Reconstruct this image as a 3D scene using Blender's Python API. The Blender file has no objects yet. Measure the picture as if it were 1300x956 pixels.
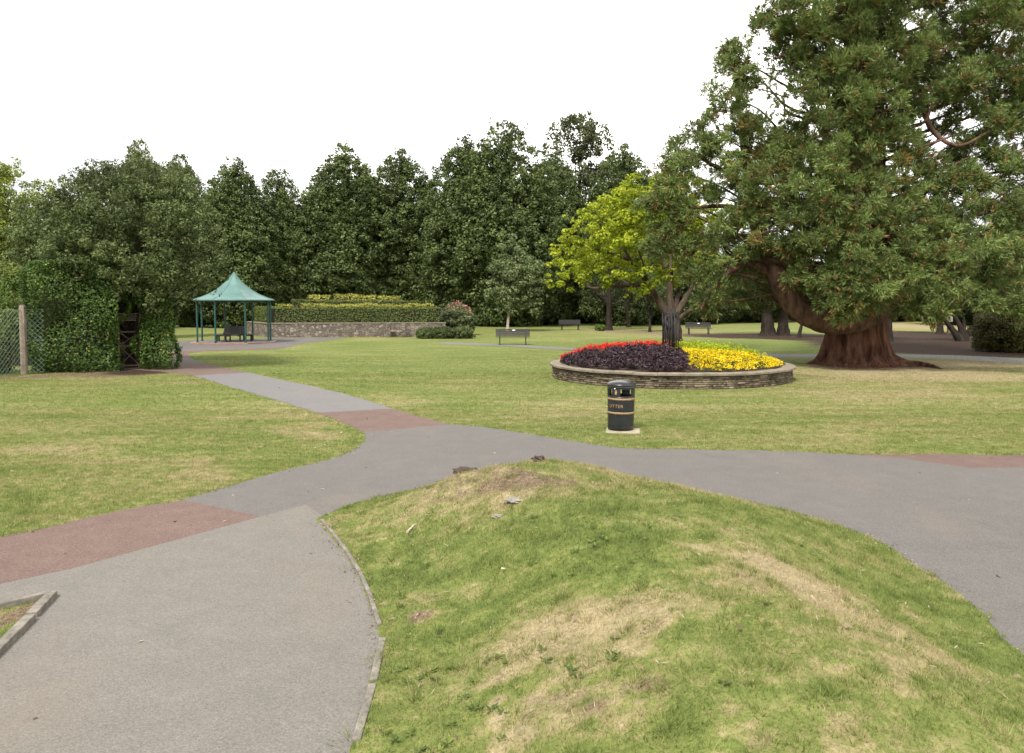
import bpy, bmesh, math, random
import numpy as np
from mathutils import Vector, Matrix
from mathutils.geometry import tessellate_polygon
rad = math.radians
random.seed(7)
RNG = np.random.default_rng(11)
scene = bpy.context.scene
COL = scene.collection

# ------------------------------------------------------------------ camera
F, H, HOR, CY = 1000.0, 2.3, 385.0, 433.0
PITCH = math.atan((CY - HOR) / F)
cam = bpy.data.objects.new('camera', bpy.data.cameras.new('camera'))
COL.objects.link(cam); scene.camera = cam
cam.location = (0, 0, H); cam.rotation_euler = (math.pi / 2 - PITCH, 0, 0)
cam.data.sensor_width = 36; cam.data.lens = 36 * F / 1300
cam.data.shift_y = -(478 - CY) / 1300
cam.data.clip_end = 3000; cam.data.clip_start = 0.05

def ray(px, py):
    u, v = (px - 650) / F, (CY - py) / F
    c, s = math.cos(PITCH), math.sin(PITCH)
    return np.array([u, c + v * s, -s + v * c])
def G(px, py, z=0.0):                 # point of the photo on a level plane
    d = ray(px, py); t = (z - H) / d[2]
    return np.array([d[0] * t, d[1] * t, z])
def AT(px, py, Y):                    # point of the photo at distance Y
    d = ray(px, py); t = Y / d[1]
    return np.array([d[0] * t, Y, H + d[2] * t])

# ------------------------------------------------------------------ materials
def new_mat(name):
    m = bpy.data.materials.new(name); m.use_nodes = True
    nt = m.node_tree; nt.nodes.clear()
    return m, nt
class NB:
    def __init__(s, nt): s.nt = nt
    def n(s, t, **k):
        nd = s.nt.nodes.new(t)
        for a, b in k.items(): setattr(nd, a, b)
        return nd
    def l(s, a, b): s.nt.links.new(a, b)
    def pos(s, scale=(1, 1, 1), obj=False):
        if obj:
            g = s.n('ShaderNodeTexCoord').outputs['Object']
        else:
            g = s.n('ShaderNodeNewGeometry').outputs['Position']
        m = s.n('ShaderNodeMapping'); m.inputs['Scale'].default_value = scale
        s.l(g, m.inputs['Vector']); return m.outputs[0]
    def noise(s, vec, scale, detail=3, rough=.55):
        t = s.n('ShaderNodeTexNoise'); t.inputs['Scale'].default_value = scale
        t.inputs['Detail'].default_value = detail; t.inputs['Roughness'].default_value = rough
        s.l(vec, t.inputs['Vector']); return t.outputs['Fac']
    def mr(s, v, a, b, c=0., d=1.):
        t = s.n('ShaderNodeMapRange'); s.l(v, t.inputs[0])
        for i, x in enumerate((a, b, c, d)): t.inputs[i + 1].default_value = x
        return t.outputs[0]
    def m(s, op, a, b=None, clamp=False):
        t = s.n('ShaderNodeMath', operation=op); t.use_clamp = clamp
        for i, x in enumerate((a, b)):
            if x is None: continue
            if isinstance(x, (int, float)): t.inputs[i].default_value = x
            else: s.l(x, t.inputs[i])
        return t.outputs[0]
    def mix(s, f, a, b, mode='MIX'):
        t = s.n('ShaderNodeMix', data_type='RGBA', blend_type=mode)
        for i, x in ((0, f), (6, a), (7, b)):
            if isinstance(x, (int, float)): t.inputs[i].default_value = x
            elif isinstance(x, tuple): t.inputs[i].default_value = x + (1,) if len(x) == 3 else x
            else: s.l(x, t.inputs[i])
        return t.outputs[2]
    def scale(s, col, f):
        t = s.n('ShaderNodeVectorMath', operation='SCALE'); s.l(col, t.inputs[0])
        if isinstance(f, (int, float)): t.inputs[3].default_value = f
        else: s.l(f, t.inputs[3])
        return t.outputs[0]
    def ramp(s, f, stops):
        t = s.n('ShaderNodeValToRGB'); s.l(f, t.inputs[0]); e = t.color_ramp.elements
        while len(e) < len(stops): e.new(.5)
        for k, (p, c) in enumerate(stops):
            e[k].position = p; e[k].color = tuple(c) + (1,)
        return t.outputs[0]
    def out(s, col, rough=.8, bump=None, bstr=.3, bdist=.02, metal=0, spec=.3, trans=None, tcol=None):
        p = s.n('ShaderNodeBsdfPrincipled')
        if isinstance(col, tuple): p.inputs['Base Color'].default_value = col + (1,)
        else: s.l(col, p.inputs['Base Color'])
        if isinstance(rough, (int, float)): p.inputs['Roughness'].default_value = rough
        else: s.l(rough, p.inputs['Roughness'])
        p.inputs['Metallic'].default_value = metal
        p.inputs['Specular IOR Level'].default_value = spec
        if bump is not None:
            b = s.n('ShaderNodeBump'); b.inputs['Strength'].default_value = bstr
            b.inputs['Distance'].default_value = bdist
            s.l(bump, b.inputs['Height']); s.l(b.outputs[0], p.inputs['Normal'])
        o = s.n('ShaderNodeOutputMaterial'); sh = p.outputs[0]
        if trans:
            t = s.n('ShaderNodeBsdfTranslucent')
            if tcol is None: s.l(col, t.inputs[0])
            else: s.l(tcol, t.inputs[0])
            x = s.n('ShaderNodeMixShader'); x.inputs[0].default_value = trans
            s.l(sh, x.inputs[1]); s.l(t.outputs[0], x.inputs[2]); sh = x.outputs[0]
        s.l(sh, o.inputs[0]); return p

def plain(name, col, rough=.7, var=.25, nscale=4., bstr=.2, bdist=.01, metal=0, spec=.3, stretch=(1, 1, 1), fine=40.):
    m, nt = new_mat(name); b = NB(nt); p = b.pos(stretch, obj=True)
    a = b.noise(p, nscale, 4); c = b.noise(p, fine, 3)
    f = b.m('MULTIPLY', b.mr(a, .3, .7, 1 - var, 1 + var), b.mr(c, .3, .7, 1 - var * .5, 1 + var * .5))
    rgb = b.n('ShaderNodeRGB'); rgb.outputs[0].default_value = tuple(col) + (1,)
    b.out(b.scale(rgb.outputs[0], f), rough, bump=c, bstr=bstr, bdist=bdist, metal=metal, spec=spec)
    return m

def leafmat(name, stops, trans=.28, rough=.55, spec=.25, big=.35, bigscale=.5):
    m, nt = new_mat(name); b = NB(nt)
    a = b.n('ShaderNodeAttribute', attribute_name='v').outputs['Fac']
    c = b.ramp(a, stops)
    n = b.noise(b.pos(), bigscale, 3)
    c = b.scale(c, b.mr(n, .3, .7, 1 - big, 1 + big))
    c = b.n('ShaderNodeVectorMath', operation='MINIMUM') and c
    b.out(c, rough, spec=spec, trans=trans)
    return m

def grass_colour(b, ground):
    p = b.pos(); ps = b.pos((.45, 1.5, 1))
    at = b.n('ShaderNodeAttribute', attribute_name='mask')
    sep = b.n('ShaderNodeSeparateColor'); b.l(at.outputs['Color'], sep.inputs[0])
    n1 = b.noise(p, .16, 3); n2 = b.noise(ps, .9, 5, .62); n3 = b.noise(p, 5., 4, .65); n4 = b.noise(p, 45., 3, .7); n5 = b.noise(p, 15., 3, .65)
    s = b.m('ADD', b.m('MULTIPLY', n1, .4), b.m('MULTIPLY', n2, .6))
    s = b.m('ADD', s, b.m('MULTIPLY', b.m('SUBTRACT', n3, .5), .55)); s = b.m('ADD', s, b.m('MULTIPLY', b.m('SUBTRACT', n5, .5), .55))
    s = b.m('ADD', s, b.m('MULTIPLY', sep.outputs[0], .28))
    s = b.m('SUBTRACT', s, b.m('MULTIPLY', sep.outputs[1], .13))
    c = b.ramp(s, [(.26, (.100, .130, .036)), (.40, (.124, .158, .041)), (.52, (.162, .183, .055)),
                   (.64, (.236, .210, .098)), (.8, (.30, .25, .145))])
    if ground:
        sn = b.noise(p, 7., 5, .7)
        sm = b.m('MULTIPLY', sep.outputs[2], 1.6)
        f = b.m('ADD', sm, b.m('MULTIPLY', b.m('SUBTRACT', sn, .5), 1.6))
        f = b.m('MULTIPLY', b.mr(f, .55, .95), b.m('MINIMUM', b.m('MULTIPLY', sep.outputs[2], 5.), 1.))
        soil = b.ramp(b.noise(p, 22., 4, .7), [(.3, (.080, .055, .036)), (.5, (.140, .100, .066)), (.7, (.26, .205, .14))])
        soil = b.mix(b.m('MINIMUM', at.outputs['Alpha'], 1.), soil, b.ramp(b.noise(p, 6., 4, .7), [(.3, (.028, .019, .014)), (.7, (.065, .044, .032))]))  # alpha darkens far soil: dense tree shade painted into the colour
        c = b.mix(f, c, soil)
    v = b.m('MULTIPLY', b.mr(n3, .25, .75, .82, 1.18), b.mr(n4, .25, .75, .72, 1.28))
    return b.scale(c, v), n3, n4

m_ground, nt = new_mat('lawn_ground'); b = NB(nt)
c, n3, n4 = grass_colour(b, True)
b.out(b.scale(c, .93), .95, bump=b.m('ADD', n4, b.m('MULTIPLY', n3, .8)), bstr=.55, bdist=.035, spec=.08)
m_blade, nt = new_mat('grass_blades'); b = NB(nt)
c, n3, n4 = grass_colour(b, False)
a = b.n('ShaderNodeAttribute', attribute_name='v').outputs['Fac']
c = b.scale(c, b.mr(a, 0, 1, .85, 1.5)); b.out(c, .6, spec=.15, trans=.3)

def asphalt(name, c1, c2, speck, sscale=90.):
    m, nt = new_mat(name); b = NB(nt); p = b.pos()
    big = b.noise(p, .45, 4, .6); mid = b.noise(p, 3.2, 5, .65); fine = b.noise(p, sscale, 2, .7)
    vo = b.n('ShaderNodeTexVoronoi'); vo.inputs['Scale'].default_value = 130; b.l(p, vo.inputs['Vector'])
    col = b.mix(b.mr(b.m('ADD', b.m('MULTIPLY', big, .5), b.m('MULTIPLY', mid, .5)), .25, .75), c1, c2)
    v = b.m('MULTIPLY', b.mr(fine, .25, .75, 1 - speck, 1 + speck), b.mr(mid, .3, .7, .965, 1.035))
    sepc = b.n('ShaderNodeSeparateColor'); b.l(vo.outputs['Color'], sepc.inputs[0])
    v = b.m('MULTIPLY', v, b.mr(sepc.outputs[0], 0, 1, 1 - speck * .7, 1 + speck * .7))
    col = b.scale(col, v)
    grit = b.mr(b.noise(p, 260., 1), .68, .72)
    col = b.mix(b.m('MULTIPLY', grit, .5), col, (.32, .30, .28))
    dirt = b.mr(b.noise(b.pos((1, .5, 1)), .8, 5, .6), .54, .72); col = b.mix(b.m('MULTIPLY', dirt, .3), col, (.19, .15, .115))
    b.out(col, .9, bump=b.m('ADD', fine, b.m('MULTIPLY', vo.outputs['Distance'], .6)), bstr=.35, bdist=.006, spec=.2)
    return m
m_asA = asphalt('light_asphalt', (.136, .126, .111), (.157, .146, .129), .26)
m_asC = asphalt('grey_asphalt', (.108, .101, .095), (.128, .119, .111), .26)
m_asE = asphalt('pale_asphalt', (.130, .126, .125), (.160, .153, .150), .14)
m_red = asphalt('red_gravel', (.108, .071, .060), (.148, .101, .086), .3, 60.)

def bark(name, c1, c2, s=6., stretch=(1, 1, .12), bstr=.9, bdist=.05):
    m, nt = new_mat(name); b = NB(nt); p = b.pos(stretch)
    a = b.noise(p, s, 6, .65); q = b.noise(b.pos(), 1.2, 3)
    c = b.mix(b.mr(a, .35, .65), c1, c2); c = b.scale(c, b.mr(q, .3, .7, .75, 1.25))
    b.out(c, .92, bump=a, bstr=bstr, bdist=bdist, spec=.1); return m
m_seqbark = bark('redwood_bark', (.042, .019, .013), (.165, .083, .054), 5.5, (1, 1, .07), 1., .12)
m_limb = bark('redwood_limb_bark', (.055, .032, .024), (.150, .092, .066), 4, (1, 1, .4), 1., .10)
m_bark = bark('dark_bark', (.016, .012, .010), (.040, .032, .025), 8)
m_bark2 = bark('brown_bark', (.045, .033, .024), (.105, .080, .058), 7)
m_pale = bark('pale_bark', (.26, .22, .17), (.42, .37, .30), 5, (1, 1, .6), .4, .01)
m_twig = bark('twig_bark', (.10, .075, .055), (.20, .155, .115), 9)

L_lime = leafmat('lime_leaves', [(0, (0.047, 0.069, 0.023)), (.5, (0.088, 0.121, 0.038)), (.85, (0.126, 0.163, 0.050)), (1, (0.172, 0.193, 0.065))])
L_lime2 = leafmat('yellowish_tree_leaves', [(0, (0.052, 0.075, 0.018)), (.5, (0.101, 0.130, 0.031)), (.85, (0.156, 0.176, 0.042)), (1, (0.260, 0.247, 0.058))])
L_dark = leafmat('evergreen_leaves', [(0, (0.025, 0.037, 0.014)), (.6, (0.051, 0.066, 0.023)), (1, (0.086, 0.099, 0.034))])
L_round = leafmat('airy_tree_leaves', [(0, (0.056, 0.070, 0.033)), (.5, (0.098, 0.115, 0.050)), (1, (0.150, 0.163, 0.069))])
L_hazel = leafmat('grey_green_leaves', [(0, (0.049, 0.072, 0.024)), (.5, (0.096, 0.129, 0.043)), (.88, (0.148, 0.182, 0.063)), (1, (0.202, 0.138, 0.067))])
L_ivy = leafmat('ivy_leaves', [(0, (0.028, 0.053, 0.011)), (.5, (0.058, 0.106, 0.018)), (.95, (0.100, 0.161, 0.028)), (1, (0.268, 0.291, 0.046))], spec=.22, rough=.5)
L_bright = leafmat('bright_shrub_leaves', [(0, (.055, .090, .016)), (.5, (.095, .145, .028)), (1, (.19, .22, .045))])
L_gold = leafmat('golden_leaves', [(0, (0.146, 0.189, 0.015)), (.4, (0.261, 0.315, 0.020)), (.8, (0.388, 0.442, 0.031)), (1, (0.465, 0.494, 0.055))], trans=.4, big=.2)
L_ylw = leafmat('autumn_leaves', [(0, (0.094, 0.136, 0.026)), (.5, (0.197, 0.247, 0.046)), (1, (0.337, 0.370, 0.065))], trans=.35)
L_young = leafmat('young_tree_leaves', [(0, (0.069, 0.098, 0.035)), (.5, (0.125, 0.163, 0.062)), (1, (0.200, 0.237, 0.106))])
L_seq = leafmat('redwood_sprays', [(0, (0.080, 0.107, 0.034)), (.45, (0.144, 0.193, 0.055)), (.80, (0.211, 0.280, 0.086)), (.89, (0.239, 0.307, 0.097)), (.90, (0.186, 0.127, 0.043)), (1, (0.239, 0.167, 0.054))], trans=.3, big=.3, bigscale=.9)
L_priv = leafmat('privet_leaves', [(0, (0.054, 0.078, 0.019)), (.5, (0.101, 0.135, 0.030)), (1, (0.162, 0.203, 0.047))], big=.12)
L_gpriv = leafmat('golden_privet_leaves', [(0, (0.120, 0.144, 0.024)), (.35, (0.312, 0.312, 0.048)), (1, (0.552, 0.504, 0.120))], big=.25, bigscale=1.2)
L_pink = leafmat('pink_shrub_leaves', [(0, (.055, .075, .030)), (.6, (.12, .15, .062)), (1, (.20, .22, .10))])
L_pinkfl = leafmat('pink_blossom', [(0, (.30, .13, .11)), (1, (.50, .27, .22))], trans=.3)
L_olive = leafmat('olive_shrub_leaves', [(0, (.040, .048, .014)), (.5, (.085, .088, .024)), (1, (.16, .12, .035))])
L_purple = leafmat('purple_leaves', [(0, (.014, .007, .010)), (.6, (.034, .017, .022)), (1, (.085, .050, .060))], trans=.05, rough=.5, spec=.35, big=.15)
L_red = leafmat('red_petals', [(0, (.42, .010, .012)), (.6, (.66, .022, .020)), (1, (.80, .09, .05))], trans=.3, big=.1)
L_yel = leafmat('yellow_petals', [(0, (.62, .42, .006)), (.6, (.76, .58, .010)), (1, (.82, .68, .03))], trans=.25, big=.1)
L_limef = leafmat('lime_foliage', [(0, (.20, .27, .012)), (.6, (.36, .43, .02)), (1, (.45, .48, .04))], trans=.3, big=.15)
L_green = leafmat('bedding_green', [(0, (.030, .055, .014)), (1, (.085, .125, .030))])
L_violet = leafmat('violet_petals', [(0, (.09, .05, .30)), (1, (.22, .15, .52))], trans=.2)
L_straw = leafmat('straw_litter', [(0, (.10, .07, .045)), (.5, (.24, .18, .11)), (1, (.42, .35, .24))], trans=.1)

m_black = plain('black_enamel', (.014, .016, .018), .32, .3, 8, .05, .002, spec=.5)
m_iron = plain('dark_ironwork', (.012, .012, .014), .5, .3, 20, .1, .003)
m_gold = plain('dull_gold_paint', (.26, .17, .085), .55, .3, 25, .05, .001)
m_white = plain('white_plate', (.75, .75, .73), .4, .05)
m_green = plain('dark_green_paint', (.010, .060, .052), .35, .2, 6, .05, .002, spec=.5)
m_roof = plain('verdigris_roof_sheet', (.085, .165, .150), .5, .25, 1.4, .06, .004, spec=.4, stretch=(1, 1, 1))
m_slat = plain('dark_brown_slats', (.022, .019, .020), .5, .3, 8)
m_conc = plain('concrete', (.30, .265, .215), .9, .2, 3, .35, .006)
m_concd = plain('weathered_concrete', (.215, .175, .135), .92, .3, 5, .5, .008)
m_slab = plain('pale_concrete_slab', (.30, .26, .19), .9, .18, 5, .4, .006)
m_wood = plain('weathered_timber', (.105, .075, .052), .85, .35, 6, .4, .006, stretch=(1, 1, .2))
m_edge = plain('edging_concrete', (.165, .148, .125), .92, .35, 9, .5, .006)
m_soil = plain('bed_soil', (.055, .040, .030), .95, .35, 9, .6, .03)
m_clod = plain('soil_clod', (.060, .045, .034), .95, .4, 25, .8, .02)
m_rock = plain('pale_stone', (.22, .20, .17), .9, .25, 12, .7, .02)
m_stick = plain('bleached_stick', (.42, .36, .28), .8, .2, 20)
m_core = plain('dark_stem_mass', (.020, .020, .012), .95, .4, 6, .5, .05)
m_glass = plain('dark_window_glass', (.03, .035, .04), .12, .2, 1, 0, .001, spec=.6)
m_cwhite = plain('white_car_paint', (.62, .64, .66), .25, .03, 1, 0, .001, spec=.6)
m_cblue = plain('pale_blue_car_paint', (.36, .44, .50), .25, .03, 1, 0, .001, spec=.6)
m_tyre = plain('tyre_rubber', (.02, .02, .02), .8, .1)
m_render = plain('white_render', (.60, .59, .55), .85, .12, 1.5, .1)
m_tile = plain('roof_tiles', (.14, .075, .055), .85, .3, 3, .4, .03)
m_wire = plain('galvanised_wire', (.20, .25, .22), .5, .15, 3, metal=.3)
m_lampw = plain('headlight_glass', (.6, .6, .6), .1, .05)

def brickmat(name, c1, c2, mortar, sx=1., bw=.225, bh=.075, ms=.01):
    m, nt = new_mat(name); b = NB(nt); g = b.n('ShaderNodeTexCoord').outputs['Object']
    s = b.n('ShaderNodeSeparateXYZ'); b.l(g, s.inputs[0])
    cx = b.n('ShaderNodeCombineXYZ'); b.l(b.m('ADD', s.outputs[0], s.outputs[1]), cx.inputs[0]); b.l(s.outputs[2], cx.inputs[1])
    t = b.n('ShaderNodeTexBrick'); b.l(cx.outputs[0], t.inputs['Vector'])
    t.inputs['Color1'].default_value = c1 + (1,); t.inputs['Color2'].default_value = c2 + (1,); t.inputs['Mortar'].default_value = mortar + (1,)
    t.inputs['Scale'].default_value = 1; t.inputs['Brick Width'].default_value = bw; t.inputs['Row Height'].default_value = bh
    t.inputs['Mortar Size'].default_value = ms
    n = b.noise(g, 2.5, 4); c = b.scale(t.outputs[0], b.mr(n, .3, .7, .75, 1.25))
    b.out(c, .9, bump=b.m('SUBTRACT', 1., t.outputs['Fac']), bstr=.5, bdist=.01); return m
m_brick = brickmat('red_brick', (.26, .085, .055), (.33, .12, .075), (.28, .24, .20))
m_redbrick = brickmat('plinth_brick', (.28, .095, .065), (.36, .14, .09), (.25, .20, .17))

m_rubble, nt = new_mat('rubble_stone'); b = NB(nt); p = b.pos((1, 1, 1.5), obj=True)
vo = b.n('ShaderNodeTexVoronoi'); vo.inputs['Scale'].default_value = 4.2; b.l(p, vo.inputs['Vector'])
ve = b.n('ShaderNodeTexVoronoi', feature='DISTANCE_TO_EDGE'); ve.inputs['Scale'].default_value = 4.2; b.l(p, ve.inputs['Vector'])
sp = b.n('ShaderNodeSeparateColor'); b.l(vo.outputs['Color'], sp.inputs[0])
c = b.ramp(sp.outputs[0], [(0, (.11, .092, .076)), (.4, (.155, .132, .108)), (.75, (.20, .17, .14)), (1, (.27, .24, .20))])
e = b.mr(ve.outputs[0], .02, .07); c = b.mix(e, (.10, .085, .07), c)
c = b.scale(c, b.mr(b.noise(p, 14, 4), .3, .7, .75, 1.25))
b.out(c, .92, bump=e, bstr=.8, bdist=.05, spec=.1)

m_wallst, nt = new_mat('walling_stone'); b = NB(nt)
a = b.n('ShaderNodeAttribute', attribute_name='v').outputs['Fac']
c = b.ramp(a, [(0, (.070, .058, .040)), (.5, (.130, .106, .074)), (.85, (.19, .155, .11)), (1, (.27, .23, .17))])
n = b.noise(b.pos(), 18, 5, .7); n2 = b.noise(b.pos((1, 1, .4)), 2.5, 4)
c = b.scale(c, b.m('MULTIPLY', b.mr(n, .3, .7, .7, 1.3), b.mr(n2, .35, .65, .62, 1.2)))
b.out(c, .95, bump=n, bstr=.8, bdist=.015, spec=.1)
m_cope = plain('coping_stone', (.20, .168, .128), .9, .3, 4, .5, .008)

# ------------------------------------------------------------------ object helpers
def props(o, label=None, cat=None, group=None, kind=None):
    for k, v in (('label', label), ('category', cat), ('group', group), ('kind', kind)):
        if v: o[k] = v
    return o
def empty(name, loc, label=None, cat=None, group=None, rz=0.):
    o = bpy.data.objects.new(name, None); COL.objects.link(o)
    o.location = Vector(tuple(loc)); o.rotation_euler[2] = rz
    o.empty_display_size = .2
    return props(o, label, cat, group)
def link(name, me, mat, parent=None):
    o = bpy.data.objects.new(name, me); COL.objects.link(o)
    for m in (mat if isinstance(mat, (list, tuple)) else [mat]): me.materials.append(m)
    if parent is not None: o.parent = parent
    return o
def from_bm(name, bm, mat, parent=None, smooth=False):
    me = bpy.data.meshes.new(name); bmesh.ops.recalc_face_normals(bm, faces=bm.faces) if not smooth == 'keep' else None
    bm.to_mesh(me); bm.free()
    if smooth is True:
        me.polygons.foreach_set('use_smooth', [True] * len(me.polygons))
    return link(name, me, mat, parent)
def from_np(name, V, Fc, mat, parent=None, v=None, mask=None, smooth=False):
    """V (N,3), Fc (M,k) index array"""
    me = bpy.data.meshes.new(name)
    V = np.ascontiguousarray(V, dtype=np.float32); Fc = np.ascontiguousarray(Fc, dtype=np.int32)
    k = Fc.shape[1]
    me.vertices.add(len(V)); me.vertices.foreach_set('co', V.ravel())
    me.loops.add(Fc.size); me.loops.foreach_set('vertex_index', Fc.ravel())
    me.polygons.add(len(Fc)); me.polygons.foreach_set('loop_start', np.arange(0, Fc.size, k, dtype=np.int32))
    if smooth: me.polygons.foreach_set('use_smooth', np.ones(len(Fc), dtype=bool))
    if v is not None:
        a = me.attributes.new('v', 'FLOAT', 'POINT'); a.data.foreach_set('value', np.ascontiguousarray(v, dtype=np.float32))
    if mask is not None:
        a = me.attributes.new('mask', 'FLOAT_COLOR', 'POINT')
        a.data.foreach_set('color', np.ascontiguousarray(mask, dtype=np.float32).ravel())
    me.update(calc_edges=True)
    return link(name, me, mat, parent)
def box(bm, c, s, rz=0., rx=0., ry=0.):
    M = Matrix.Translation(Vector(tuple(c))) @ Matrix.Rotation(rz, 4, 'Z') @ Matrix.Rotation(rx, 4, 'X') @ Matrix.Rotation(ry, 4, 'Y') @ Matrix.Diagonal((s[0], s[1], s[2], 1))
    bmesh.ops.create_cube(bm, size=1, matrix=M)
def cyl(bm, p, q, r, r2=None, seg=10):
    p, q = Vector(tuple(p)), Vector(tuple(q)); d = q - p
    M = Matrix.Translation((p + q) / 2) @ d.to_track_quat('Z', 'Y').to_matrix().to_4x4()
    bmesh.ops.create_cone(bm, cap_ends=True, segments=seg, radius1=r, radius2=r if r2 is None else r2, depth=d.length, matrix=M)
def bevel(bm, w=.005, seg=1):
    bmesh.ops.bevel(bm, geom=list(bm.edges), offset=w, segments=seg, affect='EDGES', profile=.6)
def lathe(bm, prof, seg=40, cx=0, cy=0):
    rings = []
    for r, z in prof:
        rings.append([bm.verts.new((cx + r * math.cos(2 * math.pi * k / seg), cy + r * math.sin(2 * math.pi * k / seg), z)) for k in range(seg)])
    for a, c in zip(rings, rings[1:]):
        for k in range(seg): bm.faces.new((a[k], a[(k + 1) % seg], c[(k + 1) % seg], c[k]))
    return rings

def norm(a): return a / (np.linalg.norm(a, axis=-1, keepdims=True) + 1e-9)
def sph(n): return norm(RNG.normal(size=(n, 3)))
def rhombs(C, N, L, W, v, droop=None):
    """leaf-shaped quads at C facing N"""
    n = len(C); T = norm(np.cross(N, RNG.normal(size=(n, 3)))); B = np.cross(N, T)
    L = np.broadcast_to(L, (n,))[:, None]; W = np.broadcast_to(W, (n,))[:, None]
    V = np.stack([C - T * L * .5, C - B * W * .5 + T * L * .08 + N * W * .18, C + T * L * .5, C + B * W * .5 + T * L * .08 + N * W * .18], 1).reshape(-1, 3)
    Fc = np.arange(4 * n).reshape(-1, 4)
    return V, Fc, np.repeat(v, 4)
def leaves_at(name, C, N, L, W, v, mat, parent):
    V, Fc, vv = rhombs(C, N, L, W, v); return from_np(name, V, Fc, mat, parent, v=vv)
def clump_points(centers, radii, nper, up=.45, spread=.75, inner=.25, squash=1.):
    """points on fuzzy shells of many small clumps"""
    centers = np.asarray(centers); K = len(centers)
    radii = np.broadcast_to(np.asarray(radii, dtype=float).reshape(-1, 1), (K, 1))
    nn = np.maximum(3, (nper * (radii[:, 0] / radii.mean()) ** 2)).astype(int)
    idx = np.repeat(np.arange(K), nn); n = len(idx)
    d = sph(n); r = (1 - inner * RNG.random(n)) * (1 + .22 * RNG.normal(size=n) * (RNG.random(n) < .35))
    off = d * r[:, None] * radii[idx]; off[:, 2] *= squash
    C = centers[idx] + off
    N = norm(d * .7 + np.array([0, 0, up]) + RNG.normal(size=(n, 3)) * spread * .6)
    return C, N, idx

def tube(path, radii, seg=8, jit=.0):
    """returns V,F of a tapered tube through path points"""
    P = np.asarray(path, float); R = np.asarray(radii, float)
    T = norm(np.gradient(P, axis=0)); ref = np.array([.13, .2, 1.]) if abs(T[0][2]) < .8 else np.array([1., .1, .05])
    V = []
    for p, t, r in zip(P, T, R):
        a = norm(np.cross(t, ref)); b_ = np.cross(t, a)
        th = np.arange(seg) * 2 * math.pi / seg
        rr = r * (1 + jit * RNG.normal(size=seg))
        V.append(p + (np.cos(th) * rr)[:, None] * a + (np.sin(th) * rr)[:, None] * b_)
    V = np.concatenate(V); Fc = []
    k = np.arange(seg)
    for i in range(len(P) - 1):
        Fc.append(np.stack([i * seg + k, i * seg + (k + 1) % seg, (i + 1) * seg + (k + 1) % seg, (i + 1) * seg + k], 1))
    return V, np.concatenate(Fc)
def smooth_path(pts, n=5):
    P = np.asarray(pts, float); out = []
    Q = np.vstack([2 * P[0] - P[1], P, 2 * P[-1] - P[-2]])
    for i in range(1, len(Q) - 2):
        for t in np.linspace(0, 1, n, endpoint=False):
            out.append(.5 * ((2 * Q[i]) + (-Q[i - 1] + Q[i + 1]) * t + (2 * Q[i - 1] - 5 * Q[i] + 4 * Q[i + 1] - Q[i + 2]) * t * t + (-Q[i - 1] + 3 * Q[i] - 3 * Q[i + 1] + Q[i + 2]) * t ** 3))
    out.append(P[-1]); return np.array(out)
class Acc:
    def __init__(s): s.V = []; s.F = []; s.n = 0
    def add(s, V, Fc): s.V.append(V); s.F.append(Fc + s.n); s.n += len(V)
    def limb(s, pts, r0, r1, seg=7, n=4, jit=.04):
        P = smooth_path(pts, n); t = np.linspace(0, 1, len(P)); s.add(*tube(P, r0 + (r1 - r0) * t ** .8, seg, jit))
    def build(s, name, mat, parent, smooth=True): return from_np(name, np.concatenate(s.V), np.concatenate(s.F), mat, parent, smooth=smooth)

# ------------------------------------------------------------------ layout of the ground
def P2(lst): return np.array([G(x, y)[:2] for x, y in lst])
left_kerb = [(404, 660), (420, 680), (440, 705), (460, 740), (473, 775), (481, 798), (480, 822), (470, 866), (455, 920), (438, 975), (380, 1200)]
far_mound = [(1700, 1100), (1480, 955), (1296, 827), (1261, 794), (1223, 760), (1158, 715), (1100, 682), (1046, 661), (969, 643), (900, 629), (850, 619), (800, 611), (746, 605), (685, 603), (604, 609), (542, 620), (458, 637), (425, 649)]
lawn_left = [(-900, 880), (-400, 770), (-200, 728), (0, 684), (60, 670), (107, 658), (200, 640), (232, 635), (300, 615), (356, 599), (400, 588), (430, 579), (452, 570), (462, 560), (461, 549), (436, 537), (400, 524), (356, 510), (298, 493), (244, 477), (205, 472)]
apron = [(150, 468), (150, 464), (176, 464), (214, 466), (216, 462), (218, 456), (216, 448), (212, 441), (212, 434), (250, 431.5), (330, 430), (345, 428.6), (440, 428.4), (430, 430.5), (385, 436), (364, 441), (352, 443.5), (300, 445), (258, 446), (238, 449), (244, 456), (262, 462)]
lawn_far = [(315, 473), (366, 484), (437, 500), (498, 519), (540, 531), (572, 539), (620, 543), (700, 556), (750, 564), (800, 569), (900, 571), (1000, 573), (1080, 577), (1300, 578), (1700, 584)]
bed_edge = [(-500, 1300), (-130, 956), (0, 825), (67, 758), (0, 774), (-200, 816), (-900, 960)]
def dens(lst, n=5, jit=.0, smooth=True):
    P = P2(lst)
    P = smooth_path(np.c_[P, np.zeros(len(P))], n)[:, :2]
    if jit:
        d = RNG.normal(size=P.shape); d[0] = d[-1] = 0; P = P + d * jit
    return P
def refine(P, step):
    out = []
    for a, c in zip(P, P[1:]):
        k = max(1, int(np.linalg.norm(c - a) / step))
        for t in range(k): out.append(a + (c - a) * t / k)
    out.append(P[-1]); return np.array(out)
def rag(P, step=.12, amp=.018, maxd=25):
    Q = refine(P, step); w = (np.hypot(Q[:, 0], Q[:, 1]) < maxd)[:, None]
    n = RNG.normal(size=Q.shape); n = n + np.roll(n, 1, 0) + np.roll(n, 2, 0); n[0] = n[-1] = 0
    return Q + n * amp * .6 * w
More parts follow.
